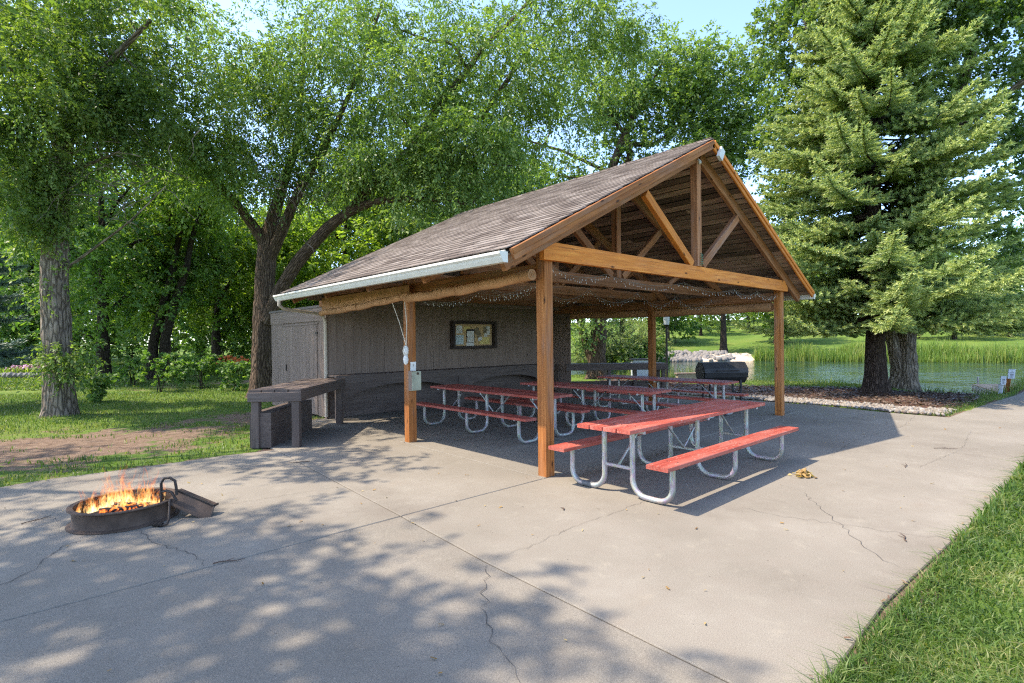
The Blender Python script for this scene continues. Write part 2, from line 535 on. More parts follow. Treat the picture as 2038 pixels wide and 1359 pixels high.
def water():
    t = NT("lake_water"); p = t.wpos()
    n = t.noise(t.mapv(p, (1.0, 1.0, 1)), 1.7, 5, .65, .6)
    n2 = t.noise(p, .25, 3)
    h = t.math('MULTIPLY', n, t.ramp(n2, [(.35, .35), (.65, 1.0)]))
    b = t.pbr((.018, .040, .026), .06, 0, .5, t.bump(h, .55, .14))
    return t.done(b)
M['water'] = water()
M['crack'] = simple("crack_dark", (.055, .048, .042), .95, 0, .3)
M['joint'] = simple("joint_dark", (.045, .038, .03), .95, 0, .3)
M['deadleaf'] = leaf_mat("dry_leaves", (.20, .11, .04), (.36, .23, .09), (.50, .40, .20), .3)
M['twig'] = simple("twig", (.09, .06, .045), .9, 0, .3)

def flame_mat():
    t = NT("flame"); f = t.attr("t", "Fac"); p = t.wpos()
    n0 = t.noise(t.mapv(p, (34, 34, 13)), 1.0, 3, .6, .6)
    fc = t.math('ADD', t.math('MULTIPLY', f, .75), t.math('MULTIPLY', t.math('SUBTRACT', n0, .45), 1.6))
    col = t.ramp(fc, [(.0, (1.0, .86, .55)), (.2, (1.0, .64, .22)), (.5, (1.0, .26, .045)), (.9, (.80, .12, .03))])
    em = t.n("ShaderNodeEmission"); t.l(col, em.inputs[0])
    t.setin(em, 1, t.ramp(f, [(0, .75), (.5, .42), (1, .22)]))
    tr = t.n("ShaderNodeBsdfTransparent")
    n = t.noise(t.mapv(p, (30, 30, 8)), 1.0, 4, .65, .9)
    al = t.math('MULTIPLY', t.ramp(n, [(.47, 0.0), (.62, .55)]), t.ramp(f, [(.0, 1.0), (.4, .60), (1, .05)]))
    lw = t.n("ShaderNodeLayerWeight"); lw.inputs[0].default_value = .35
    al = t.math('MULTIPLY', al, t.math('SUBTRACT', 1.0, t.math('MULTIPLY', lw.outputs["Facing"], .85)))
    mx = t.n("ShaderNodeMixShader"); t.l(al, mx.inputs[0]); t.l(tr.outputs[0], mx.inputs[1]); t.l(em.outputs[0], mx.inputs[2])
    return t.done(mx.outputs[0])
M['flame'] = flame_mat()

def ember():
    t = NT("ember"); p = t.wpos(); n = t.noise(p, 30, 3)
    b = t.n("ShaderNodeBsdfPrincipled"); b.inputs["Base Color"].default_value = (.03, .02, .015, 1); b.inputs["Roughness"].default_value = .9
    t.l(t.ramp(n, [(.5, (0, 0, 0)), (.7, (1.0, .22, .03))]), b.inputs["Emission Color"]); b.inputs["Emission Strength"].default_value = .8
    return t.done(b.outputs[0])
M['ember'] = ember()

# ------------------------------------------------------------------ terrain
LAKE = np.array([(16.5, 16), (17.3, 11), (18.0, 7.7), (18.4, 5.4), (19.3, 2.9), (19.6, 0.8), (18.5, -0.8), (17.4, -1.9), (17.7, -2.7), (23.6, -2.95), (25, -8), (26, -34),
                 (70, -40), (56, -10), (49.8, -0.9), (45.6, 8.9), (42.9, 16.9), (39.4, 21.0), (35.8, 24.2), (31.5, 27.1), (26, 33), (22, 36), (17, 30)], float)

def sdf_poly(poly, pts):
    """signed distance, negative inside"""
    n = len(poly); d = np.full(len(pts), 1e18); ins = np.zeros(len(pts), bool)
    for i in range(n):
        a = poly[i]; b = poly[(i + 1) % n]; e = b - a
        w = pts - a
        t = np.clip((w @ e) / (e @ e), 0, 1)
        d = np.minimum(d, ((w - t[:, None] * e) ** 2).sum(1))
        c = (a[1] > pts[:, 1]) != (b[1] > pts[:, 1])
        with np.errstate(divide='ignore', invalid='ignore'):
            xi = a[0] + (pts[:, 1] - a[1]) * (b[0] - a[0]) / (b[1] - a[1] + 1e-30)
        ins ^= c & (pts[:, 0] < xi)
    d = np.sqrt(d)
    return np.where(ins, -d, d)

def sstep(a, b, x):
    t = np.clip((x - a) / (b - a), 0, 1)
    return t * t * (3 - 2 * t)

PATIO = np.array([(-9, -3.66), (-2.2, -3.66), (3.7, -3.9), (9.3, -4.05), (23, -4.6), (23, -3.25), (15.5, -3.0), (12.9, -2.76), (11.05, -2.6),
                  (9.35, -2.49), (9.32, -1.46), (9.68, -.16), (9.59, .85), (9.69, 2.2), (9.5, 6.9), (-.6, 6.9), (-1.8, 4.9), (-1.79, 4.2),
                  (-3.25, 4.31), (-4.94, 4.29), (-9, 4.4)], float)

def fwd_right(pts):
    r = pts - CP[:2]
    f2 = unit(CF[:2]); r2 = unit(CR[:2])
    return r @ f2, r @ r2

def terrain(pts):
    pts = np.asarray(pts, float)
    d = sdf_poly(LAKE, pts)
    dp = sdf_poly(PATIO, pts)
    F, R = fwd_right(pts)
    x, y = pts[:, 0], pts[:, 1]
    bump = .022 * np.sin(x * 1.3 + .7 * y) * np.sin(y * 1.1 - .4 * x) + .015 * np.sin(x * 3.1 + 1) * np.sin(y * 2.7)
    z = -.03 + bump * sstep(.3, 2.5, dp)
    z = np.where(dp < -.28, -.115, np.where(dp < .0, -.022, z + .034 * np.exp(-(dp / .35) ** 2)))
    # shore
    near = sstep(2.6, 0.0, d) * sstep(.0, .9, dp)
    z = z - near * .42
    z = np.where(d < 0, -.47 + np.maximum(d * .35, -1.2), z)
    far = sstep(24, 34, F) * sstep(2, 10, R)
    hill = np.clip(.085 * np.maximum(0, d - 1.2), 0, 5.2)
    z = z + np.where(d > 0, far * hill, 0)
    # gentle rise of the garden far to the left
    z = z + sstep(16, 60, F) * sstep(4, -6, R) * .5
    return z

def soil_mask(pts):
    x, y = pts[:, 0], pts[:, 1]
    s = np.exp(-(((x + 4.2) / 3.2) ** 2 + ((y - 7.2) / 2.2) ** 2) * .9) * .94
    s = np.maximum(s, np.exp(-(((x + .2) / 2.6) ** 2 + ((y - 8.6) / 1.6) ** 2)) * .86)
    s = np.maximum(s, np.exp(-(((x - 1) / 5) ** 2 + ((y - 20) / 2.2) ** 2)) * .62)
    dp = sdf_poly(PATIO, pts)
    s = np.where(dp < .0, 1.2, s)
    d = sdf_poly(LAKE, pts)
    s = np.maximum(s, sstep(.7, -.2, d) * .8)
    return s

gx = np.concatenate([-np.geomspace(420, 16, 26), np.arange(-15, 27, .27), np.arange(27, 70, 1.0), np.geomspace(71, 460, 22)])
gy = np.concatenate([-np.geomspace(420, 16, 26), np.arange(-15, 26, .27), np.arange(26, 70, 1.0), np.geomspace(71, 460, 22)])
GX, GY = np.meshgrid(gx, gy, indexing='ij')
gp = np.stack([GX.ravel(), GY.ravel()], 1)
gz = terrain(gp)
nx, ny = len(gx), len(gy)
ii, jj = np.meshgrid(np.arange(nx - 1), np.arange(ny - 1), indexing='ij')
q = (ii * ny + jj).ravel()
GF = np.stack([q, q + ny, q + ny + 1, q + 1], 1)
ground = obj_np("lawn", np.column_stack([gp, gz]), GF, M['lawn'], None, True, {"soil": soil_mask(gp)})
tag(ground, kind="structure")

wv = np.array([(11, -60, -.45), (130, -60, -.45), (130, 60, -.45), (11, 60, -.45)], float)
lake = obj_np("water", wv, np.array([[0, 1, 2, 3]]), M['water'])
tag(lake, kind="structure")

# ------------------------------------------------------------------ concrete patio
patio = thing("concrete_patio", (0, 0, 0), None, None)
tag(patio, kind="structure")
def slab(pts, dz=0.0):
    mb = MB(); P3 = [(x, y, dz) for x, y in pts]
    # top with a small rounded arris
    c = np.mean(np.array(pts), 0)
    ins = []
    n = len(pts)
    for i in range(n):
        a = np.array(pts[i - 1]); b = np.array(pts[i]); d = np.array(pts[(i + 1) % n])
        e1 = unit(b - a); e2 = unit(d - b)
        n1 = np.array([-e1[1], e1[0]]); n2 = np.array([-e2[1], e2[0]])
        m = n1 + n2; m = m / max(.3, (m @ m)) * 2 if (m @ m) > .01 else n1
        ins.append(b + m * .007)
    V = [(x, y, dz) for x, y in ins] + [(x, y, dz - .008) for x, y in pts] + [(x, y, -.13) for x, y in pts]
    F = [tuple(range(n))]
    for i in range(n):
        j = (i + 1) % n
        F += [(n + i, n + j, j, i), (2 * n + i, 2 * n + j, n + j, n + i)]
    mb.add(V, F)
    return mb.build("concrete_slab", M['concrete'], patio)
g = .006
S = {}
S['S1'] = slab([(-9, g), (-2.03 - g, g), (-1.95 - g, 1.48), (-1.79 - g, 4.19), (-2.5, 4.32), (-3.25, 4.31), (-3.98, 4.35), (-4.5, 4.39), (-4.94, 4.31), (-9, 4.4)])
S['S2'] = slab([(-2.03 + g, g), (-.05 - g, g), (-.05 - g, 6.95), (-.6, 6.95), (-1.8, 4.9), (-1.79 + g, 4.2), (-1.95 + g, 1.48)], .001)
S['S3a'] = slab([(-.05 + g, g), (3.68 - g, g), (3.68 - g, 3.25 - g), (-.05 + g, 3.25 - g)], .004)
S['S3b'] = slab([(3.68 + g, g), (9.66, g), (9.59, .85), (9.69, 2.2), (9.66, 3.25 - g), (3.68 + g, 3.25 - g)], .004)
S['S3c'] = slab([(-.05 + g, 3.25 + g), (3.68 - g, 3.25 + g), (3.68 - g, 6.95), (-.05 + g, 6.95)], .004)
S['S3d'] = slab([(3.68 + g, 3.25 + g), (9.66, 3.25 + g), (9.5, 6.95), (3.68 + g, 6.95)], .004)
S['S4'] = slab([(-9, -3.66), (-2.17 - g, -3.66), (-2.12 - g, -1.42), (-2.03 - g, -g), (-9, -g)], -.002)
S['S5'] = slab([(-2.17 + g, -3.66), (-.7, -3.64), (1.0, -3.75), (3.66 - g, -3.98), (3.66 - g, -g), (-2.03 + g, -g), (-2.12 + g, -1.42)], 0)
S['S6'] = slab([(3.66 + g, -3.98), (9.33 - g, -4.1), (9.33 - g, -2.49), (9.32, -1.46), (9.64, -g), (3.66 + g, -g)], -.003)
S['S7'] = slab([(9.33 + g, -4.1), (13.5 - g, -4.25), (13.5 - g, -2.81), (11.05, -2.6), (9.33 + g, -2.49)], -.001)
S['S8'] = slab([(13.5 + g, -4.25), (18 - g, -4.45), (18 - g, -3.12), (15.4, -3.0), (13.5 + g, -2.81)], .001)
S['S9'] = slab([(18 + g, -4.45), (23, -4.6), (23, -3.25), (18 + g, -3.12)], 0)

def crack(pts, w, par, seg=9, jit=.02):
    pts = [np.array(p, float) for p in pts]
    line = []
    for a, b in zip(pts[:-1], pts[1:]):
        n = max(2, int(np.linalg.norm(b - a) / .06))
        pr = unit(np.array([-(b - a)[1], (b - a)[0]]))
        for i in range(n):
            line.append(a + (b - a) * i / n + pr * random.gauss(0, jit))
    line.append(pts[-1])
    V = []; F = []
    for i, p in enumerate(line):
        d = unit(line[min(i + 1, len(line) - 1)] - line[max(0, i - 1)]); pr = np.array([-d[1], d[0]])
        ww = w * random.uniform(.35, 1.2) * (.4 if i in (0, len(line) - 1) else 1)
        V += [(*(p + pr * ww / 2), .0062), (*(p - pr * ww / 2), .0062)]
        if i: F.append((2 * i - 2, 2 * i - 1, 2 * i + 1, 2 * i))
    MB().add(V, F).build("crack", M['crack'], par)
crack([(-2.15, -1.46), (-2.45, -1.78), (-2.64, -2.04), (-2.81, -2.32), (-2.95, -2.7)], 0.0044, S['S4'])
crack([(-2.09, -1.38), (-1.7, -1.42), (-1.0, -1.36), (-.25, -1.38), (.6, -1.34)], 0.0033, S['S5'], jit=.012)
crack([(.53, -2.19), (.54, -2.57), (.71, -3.02), (.84, -3.44), (.95, -3.71)], 0.0033, S['S5'])
crack([(1.5, -2.4), (.53, -3.11), (.24, -3.29), (-.01, -3.58)], 0.0039, S['S5'])
crack([(-5.6, .2), (-4.86, .65), (-4.7, .81), (-4.51, 1.3), (-4.28, 1.42)], 0.0066, S['S1'])
crack([(-3.96, 1.34), (-3.93, .89), (-3.74, .34), (-3.72, .02)], 0.0050, S['S1'])
crack([(-1.99, 1.44), (-3.03, 1.58), (-3.4, 1.72)], 0.0028, S['S1'], jit=.01)
crack([(-4.5, 2.25), (-4.92, 3.19), (-6, 3.8)], 0.0033, S['S1'])
crack([(3.7, -2.0), (5.2, -1.9), (7.4, -2.1), (9.2, -1.95)], 0.0033, S['S6'], jit=.012)
crack([(3.7, -3.0), (5.5, -3.2), (7.5, -3.05)], 0.0028, S['S6'], jit=.01)
crack([(6.2, -.4), (6.9, -1.0), (8.1, -1.2), (9.3, -1.4)], 0.0044, S['S6'])
crack([(2.2, -.1), (2.6, -.9), (3.6, -1.5)], 0.0033, S['S5'])

# ------------------------------------------------------------------ mulch bed and river rock
def sheet(name, poly, z, mat, res=.3, bump=.02):
    poly = np.array(poly, float)
    lo = poly.min(0); hi = poly.max(0)
    xs = np.arange(lo[0], hi[0] + res, res); ys = np.arange(lo[1], hi[1] + res, res)
    X, Y = np.meshgrid(xs, ys, indexing='ij'); pp = np.stack([X.ravel(), Y.ravel()], 1)
    d = sdf_poly(poly, pp)
    zz = terrain(pp) + z * sstep(.25, -.25, d) - .05 * sstep(0, .4, d) + RNG.normal(0, bump, len(pp)) * (d < 0)
    n2 = len(ys); i2, j2 = np.meshgrid(np.arange(len(xs) - 1), np.arange(n2 - 1), indexing='ij'); q2 = (i2 * n2 + j2).ravel()
    Fq = np.stack([q2, q2 + n2, q2 + n2 + 1, q2 + 1], 1)
    keep = (d[Fq].min(1) < .3)
    return obj_np(name, np.column_stack([pp, zz]), Fq[keep], mat, None, True)
MULCH = [(11.0, -2.3), (13.2, -2.5), (15.2, -2.3), (15.0, -1.0), (14.9, 1.0), (14.2, 3.2), (13.4, 5.6), (13.2, 9), (11.2, 9), (10.9, 5), (10.8, 1), (10.7, -1)]
mb_ = sheet("mulch_bed", MULCH, .045, M['mulch'], .2, .014)
tag(mb_, kind="structure")

ICO_V = []
_t = (1 + 5 ** .5) / 2
for a, b in ((-1, _t), (1, _t), (-1, -_t), (1, -_t)): ICO_V.append((a, b, 0))
for a, b in ((-1, _t), (1, _t), (-1, -_t), (1, -_t)): ICO_V.append((0, a, b))
for a, b in ((_t, -1), (_t, 1), (-_t, -1), (-_t, 1)): ICO_V.append((a, 0, b))
ICO_V = np.array(ICO_V); ICO_V /= np.linalg.norm(ICO_V[0])
ICO_F = np.array([(0, 11, 5), (0, 5, 1), (0, 1, 7), (0, 7, 10), (0, 10, 11), (1, 5, 9), (5, 11, 4), (11, 10, 2), (10, 7, 6), (7, 1, 8),
                  (3, 9, 4), (3, 4, 2), (3, 2, 6), (3, 6, 8), (3, 8, 9), (4, 9, 5), (2, 4, 11), (6, 2, 10), (8, 6, 7), (9, 8, 1)])
def rot_rand(n):
    qn = RNG.normal(size=(n, 4)); qn /= np.linalg.norm(qn, axis=1)[:, None]
    w, x, y, z = qn.T
    return np.stack([np.stack([1 - 2 * (y * y + z * z), 2 * (x * y - z * w), 2 * (x * z + y * w)], 1),
                     np.stack([2 * (x * y + z * w), 1 - 2 * (x * x + z * z), 2 * (y * z - x * w)], 1),
                     np.stack([2 * (x * z - y * w), 2 * (y * z + x * w), 1 - 2 * (x * x + y * y)], 1)], 1)
def stones(name, pos, size, mat, smooth=True, parent=None):
    n = len(pos)
    S_ = size[:, None] * RNG.uniform(.55, 1.15, (n, 3))
    jit = 1 + RNG.normal(0, .12, (n, 12, 1))
    V = ICO_V[None] * jit * S_[:, None, :]
    V = np.einsum('nij,nkj->nki', rot_rand(n), V) + pos[:, None, :]
    F = (ICO_F[None] + (np.arange(n) * 12)[:, None, None]).reshape(-1, 3)
    return obj_np(name, V.reshape(-1, 3), F, mat, parent, smooth)
def scatter_poly(poly, n):
    poly = np.array(poly, float); lo = poly.min(0); hi = poly.max(0); out = np.zeros((0, 2))
    while len(out) < n:
        p = RNG.uniform(lo, hi, (n * 2, 2)); p = p[sdf_poly(poly, p) < 0]; out = np.vstack([out, p])
    return out[:n]
ROCKP = [(9.40, -2.4), (10.6, -2.42), (10.8, -1), (10.95, 1), (11.0, 5), (11.2, 9), (9.6, 9), (9.72, 3), (9.74, 2), (9.64, .85), (9.72, -.16), (9.38, -1.46)]
rp = scatter_poly(ROCKP, 4200)
rs = RNG.uniform(.022, .058, 4200)
rk = stones("river_rock_gravel", np.column_stack([rp, terrain(rp) + .012 + rs * .3]), rs, M['rock'])
tag(rk, "strip of pale rounded river rocks along the patio edge", "gravel", kind="stuff")
# wood chips lying on the mulch
cp = scatter_poly(MULCH, 5200)
def chips(name, p, z, L, mat, kind_label=None):
    n = len(p); a = RNG.uniform(0, 2 * math.pi, n)
    l = RNG.uniform(.4, 1.2, n) * L; w = l * RNG.uniform(.2, .5, n)
    d = np.stack([np.cos(a), np.sin(a), RNG.normal(0, .25, n)], 1); s = np.stack([-np.sin(a), np.cos(a), RNG.normal(0, .3, n)], 1)
    c = np.column_stack([p, z])
    V = np.stack([c - d * l[:, None] / 2 - s * w[:, None] / 2, c + d * l[:, None] / 2 - s * w[:, None] / 2,
                  c + d * l[:, None] / 2 + s * w[:, None] / 2, c - d * l[:, None] / 2 + s * w[:, None] / 2], 1)
    return obj_np(name, V.reshape(-1, 3), np.arange(4 * n).reshape(n, 4), mat, None, False, {"tint": np.repeat(RNG.random(n), 4)})
M['chip'] = leaf_mat("bark_chips", (.035, .025, .018), (.085, .058, .042), (.20, .15, .115), .02)
ch_ = chips("mulch_chips", cp, terrain(cp) + .06 + RNG.uniform(0, .02, len(cp)), .085, M['chip'])
tag(ch_, "dark shredded bark chips around the spruce trunk", "mulch", kind="stuff")

# ------------------------------------------------------------------ grass
def blades(pos, h, w, lean=.35, curl=.5):
    n = len(pos)
    a = RNG.uniform(0, 2 * math.pi, n); la = RNG.uniform(0, 2 * math.pi, n)
    s = np.stack([np.cos(a), np.sin(a), np.zeros(n)], 1) * (w / 2)[:, None]
    ln = np.abs(RNG.normal(0, lean, n)); ld = np.stack([np.cos(la), np.sin(la), np.zeros(n)], 1)
    m = pos + ld * (h * ln * .35)[:, None] + np.array([0, 0, 1.0]) * (h * .55)[:, None]
    t = pos + ld * (h * ln * (.9 + curl))[:, None] + np.array([0, 0, 1.0]) * (h * np.clip(1 - .35 * ln, .3, 1))[:, None]
    V = np.stack([pos - s, pos + s, m + s * .75, m - s * .75, t], 1).reshape(-1, 3)
    b = (np.arange(n) * 5)[:, None]
    return V, [b + np.array([[0, 1, 2, 3]]), b + np.array([[3, 2, 4]])]
def grass(name, p2, h, w, mat, label, cat, lean=.35, curl=.5, tint=None, z=None):
    n = len(p2); zz = terrain(p2) if z is None else z
    V, F = blades(np.column_stack([p2, zz - .005]), h, w, lean, curl)
    ti = RNG.random(n) if tint is None else tint
    o = obj_np(name, V, F, mat, None, False, {"tint": np.repeat(ti, 5)})
    return tag(o, label, cat, kind="stuff")
def patch(p, s=1.0, seed=0):
    x, y = p[:, 0] * s, p[:, 1] * s
    return .5 + .25 * np.sin(1.7 * x + 2.1 * np.sin(.9 * y + seed)) + .25 * np.sin(2.3 * y + 1.4 * np.sin(1.3 * x + 2 * seed))
# near lawn at the lower right: density falls with distance
n0 = 150000
r = RNG.uniform(16 ** -.6, 2.2 ** -.6, n0) ** (-1 / .6); th = RNG.uniform(-.9, 1.0, n0)
f2 = unit(CF[:2]); r2 = unit(CR[:2])
pn = CP[:2] + r[:, None] * (np.cos(th)[:, None] * f2 + np.sin(th)[:, None] * r2)
dp = sdf_poly(PATIO, pn)
ok = (dp > -.02) & (pn[:, 1] < -3.4) & (pn[:, 0] < 24)
over = RNG.random(n0) < .5
pn = pn[ok & ((dp > .0) | over)]
pe_ = np.column_stack([RNG.uniform(-2.3, 6, 9000), np.zeros(9000)]); pe_[:, 1] = -3.62 - RNG.random(9000) ** 1.5 * .5; pe_ = pe_[sdf_poly(PATIO, pe_) > -.012]; pn = np.vstack([pn, pe_])
dd = np.linalg.norm(pn - CP[:2], axis=1)
dpn = sdf_poly(PATIO, pn)
tuft = patch(pn, 5.0, 1) * .6 + patch(pn, 13.0, 2) * .4
hh = RNG.uniform(.03, .078, len(pn)) * (.55 + .95 * tuft) * (1 + .45 * np.exp(-((dpn - .03) / .10) ** 2)) * np.clip(dd / 5, 1, 1.4)
grass("near_lawn_grass", pn, hh, RNG.uniform(.0055, .0105, len(pn)) * np.clip(dd / 3.6, 1, 3), M['grass'], "lush ragged lawn edge spilling over the patio at lower right", "grass", .8, .7,
      np.clip(.15 + .6 * patch(pn, 3.0, 5) + RNG.normal(0, .22, len(pn)), 0, 1))
# lawn left of the shelter
pl = RNG.uniform((-13, 4.3), (1.5, 21), (90000, 2))
F_, R_ = fwd_right(pl)
sm = soil_mask(pl) + (patch(pl, 2.2, 3) - .5) * .6 + (patch(pl, 6, 8) - .5) * .3
dpl = sdf_poly(PATIO, pl)
ok = (dpl > .0) & (sm + RNG.normal(0, .16, len(pl)) < .46) & (np.abs(R_) < F_ * 1.02) & ~((pl[:, 0] > .2) & (pl[:, 1] > 6.8) & (pl[:, 1] < 10.6)) & ~((pl[:, 1] - 4.55 < (pl[:, 0] + 2.0) * 1.14) & (pl[:, 0] > -2.1) & (pl[:, 1] < 7))
pl = pl[ok]
grass("left_lawn_grass", pl, RNG.uniform(.04, .09, len(pl)) * (.7 + .6 * patch(pl, 4, 4)), RNG.uniform(.010, .02, len(pl)), M['grass'], "patchy lawn with bare soil left of the dark counter", "grass", .5, .5,
      np.clip(.35 + .5 * patch(pl, 1.2, 7) + RNG.normal(0, .2, len(pl)), 0, 1))
pf = P(0, 679, 1)[:2] * 0 + CP[:2] + RNG.uniform(20, 46, 42000)[:, None] * f2
Ff, _r = fwd_right(pf)
pf = pf + (RNG.uniform(-1.02, -.32, len(pf)) * Ff)[:, None] * r2
pf = pf[soil_mask(pf) + (patch(pf, 1.1, 4) - .5) * .5 < .5]
grass("garden_lawn_grass", pf, RNG.uniform(.05, .12, len(pf)), RNG.uniform(.03, .06, len(pf)), M['grass'], "garden lawn under the far trees at left", "grass", .5, .5, np.clip(.3 + .5 * patch(pf, .6, 2) + RNG.normal(0, .2, len(pf)), 0, 1))
# bank between mulch and lake
pb = RNG.uniform((13.2, -9), (21.2, 12), (42000, 2))
db = sdf_poly(LAKE, pb); dm = sdf_poly(np.array(MULCH), pb); dq = sdf_poly(PATIO, pb)
pb = pb[(db > -.1) & (dm > .05) & (dq > .05)]; db = sdf_poly(LAKE, pb)
tall = (db < 1.3) & (patch(pb, .9, 2) > .42)
grass("bank_grass", pb, np.where(tall, RNG.uniform(.18, .5, len(pb)), RNG.uniform(.04, .09, len(pb))), np.where(tall, .02, .018), M['grass'], "grass and tall weeds on the near lake bank", "grass", .4, .5,
      np.clip(.4 + .4 * patch(pb, .8, 3) + RNG.normal(0, .2, len(pb)), 0, 1))
pe = RNG.uniform((9.2, -2.75), (16, -2.1), (2600, 2)); pe = pe[sdf_poly(PATIO, pe) > .01]
grass("path_edge_grass", pe, RNG.uniform(.04, .11, len(pe)), RNG.uniform(.008, .016, len(pe)), M['grass'], "fringe of grass along the lakeside path", "grass", .5, .5)
# reeds on the far shore
def along(poly, n, lo, hi):
    poly = np.array(poly, float); seg = np.diff(poly, axis=0); L = np.linalg.norm(seg, axis=1); cu = np.concatenate([[0], np.cumsum(L)])
    t = RNG.uniform(0, cu[-1], n); k = np.clip(np.searchsorted(cu, t) - 1, 0, len(seg) - 1)
    p = poly[k] + seg[k] * ((t - cu[k]) / L[k])[:, None]
    nn = np.stack([-seg[k][:, 1], seg[k][:, 0]], 1) / L[k][:, None]
    return p + nn * RNG.uniform(lo, hi, n)[:, None]
pr_ = along([(70, -40), (56, -10), (49.8, -0.9), (45.6, 8.9), (43.2, 16.0)], 26000, -2.6, .3)
hr = RNG.uniform(.45, 1.35, len(pr_)) * (.55 + .75 * patch(pr_, .7, 3))
grass("far_bank_reeds", pr_, hr, RNG.uniform(.035, .07, len(pr_)), M['reed'], "tall green reeds along the far lake shore", "reeds", .22, .25, np.clip(.2 + .7 * patch(pr_, .5, 6) + RNG.normal(0, .2, len(pr_)), 0, 1), z=np.maximum(terrain(pr_), -.5))
prn = along([(18.0, 7.7), (17.6, 9.6), (17.3, 11)], 420, -.5, .6)
grass("near_shore_reeds", prn, RNG.uniform(.5, 1.1, len(prn)), RNG.uniform(.015, .03, len(prn)), M['reed'], "thin pale reeds at the near shore beside the counter end", "reeds", .2, .2, RNG.uniform(.5, 1, len(prn)), z=np.full(len(prn), -.45))
M['riprap'] = simple('grey_riprap', (.20, .185, .17), .9, 0, .5, 3, .2, .6)
# riprap and boat-ramp sand on the far bank
rr = along([(42.9, 17.6), (39.4, 21.0), (35.8, 24.2), (33.5, 25.8)], 700, -2.6, .4)
zz = terrain(rr)
rp_ = stones("shore_riprap", np.column_stack([rr, zz + .15]), RNG.uniform(.12, .34, len(rr)), M['riprap'], False)
tag(rp_, "grey boulder riprap on the far lake shore", "rocks", kind="stuff")
sand = sheet("sand_landing", [(43.4, 16.2), (45.2, 17.5), (43.2, 20.4), (40.6, 21.6), (40.0, 20.2), (41.2, 18.9)], .22, None, .4, .03)
t_ = NT("pale_sand"); c_ = t_.ramp(t_.noise(t_.wpos(), 3, 5), [(.3, (.42, .33, .24)), (.7, (.58, .48, .37))]); sand.data.materials.append(t_.done(t_.pbr(c_, .95, 0, .1)))
tag(sand, kind="structure")

# ------------------------------------------------------------------ picnic shelter
XM, ZR, ZE, HW, YF, YB = 3.69, 4.96, 2.685, 4.545, -.29, 6.61
SLOPE = (ZR - ZE) / HW
SV = unit([HW, 0, ZR - ZE]); NV = unit([-(ZR - ZE), 0, HW])       # left slope: up-slope vector and normal
SVR = unit([-HW, 0, ZR - ZE]); NVR = unit([ZR - ZE, 0, HW])
SLEN = math.hypot(HW, ZR - ZE)
shelter = thing("picnic_shelter", (0, 0, 0), "open timber picnic shelter with gabled shingle roof and dark brown back wall", "shelter")
PW = .15
for x, y in ((0, 0), (0, 3.16), (7.24, 0), (7.24, 3.16)):
    beam((x + PW / 2, y + PW / 2, .002), (x + PW / 2, y + PW / 2, 2.86), PW, PW, "post", M['cedar'] if y < 1 else M['cedar'], shelter, up=(0, 1, 0), ch=.008)

def roofz(x):
    return ZR - abs(x - XM) * SLOPE
# trusses
for k, y in enumerate((-.035, 1.6, 3.2, 4.8, 6.35)):
    mt = M['truss']
    top_off = .075; dep = .19
    cdep = .215
    for sgn in (-1, 1):
        xa = XM + sgn * (HW - .13); xb = XM + sgn * (.045)
        pa = np.array([xa, y, roofz(xa) - top_off - dep / 2 - .02]); pb_ = np.array([xb, y, roofz(xb) - top_off - dep / 2 - .02])
        beam(pa, pb_, .075, dep, "rafter", mt, shelter, up=(0, 0, 1))
    if k == 0:
        # front tie beam with the corners cut to the roof line
        zb, zt = 2.665, 2.885
        pts = [(-.075, y - .035, zb), (7.43, y - .035, zb), (7.43, y - .035, 2.745), (7.27, y - .035, zt), (.11, y - .035, zt), (-.075, y - .035, 2.775)]
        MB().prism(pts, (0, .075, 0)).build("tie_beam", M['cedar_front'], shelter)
    else:
        beam((-.05, y, 2.75), (7.43, y, 2.75), .075, .19, "tie_beam", mt, shelter)
    zlow = 2.885 if k == 0 else 2.845
    beam((XM - .06, y + .005, zlow), (XM - .06, y + .005, roofz(XM) - top_off - .24), .13, .13, "king_post", mt, shelter, up=(0, 1, 0))
    for sgn in (-1, 1):
        tx = XM - .06 + sgn * 1.50
        e = np.array([tx, y + .01, roofz(tx) - top_off - dep - .06]); b = np.array([XM - .06 + sgn * .17, y + .01, zlow + .03])
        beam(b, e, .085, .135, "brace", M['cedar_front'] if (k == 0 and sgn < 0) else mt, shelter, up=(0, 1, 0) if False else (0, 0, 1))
    if k in (1, 2):
        for sgn in (-1, 1):
            e = np.array([XM + sgn * 2.75, y + .01, roofz(XM + 2.75) - .28]); b = np.array([XM + sgn * 1.75, y + .01, 2.85])
            beam(b, e, .07, .10, "web_brace", mt, shelter)
# side plates over the posts
for x in (.075, 7.315):
    beam((x, .16, 2.55), (x, 6.84, 2.55), .09, .19, "side_plate", M['truss'], shelter)
# roof
roof = MB()
for sgn, sv, nv in ((-1, SV, NV), (1, SVR, NVR)):
    xe = XM + sgn * HW
    e0 = np.array([xe, YF + .01, ZE]) - nv * .030
    pts = [e0, e0 + sv * (SLEN - .004), e0 + sv * (SLEN - .004) - nv * .016, e0 - nv * .016]
    roof.prism(pts, (0, YB - YF - .02, 0))
roof = roof.build("roof", M['deck_dark'], shelter)
tag(roof, "brown asphalt shingle gable roof")
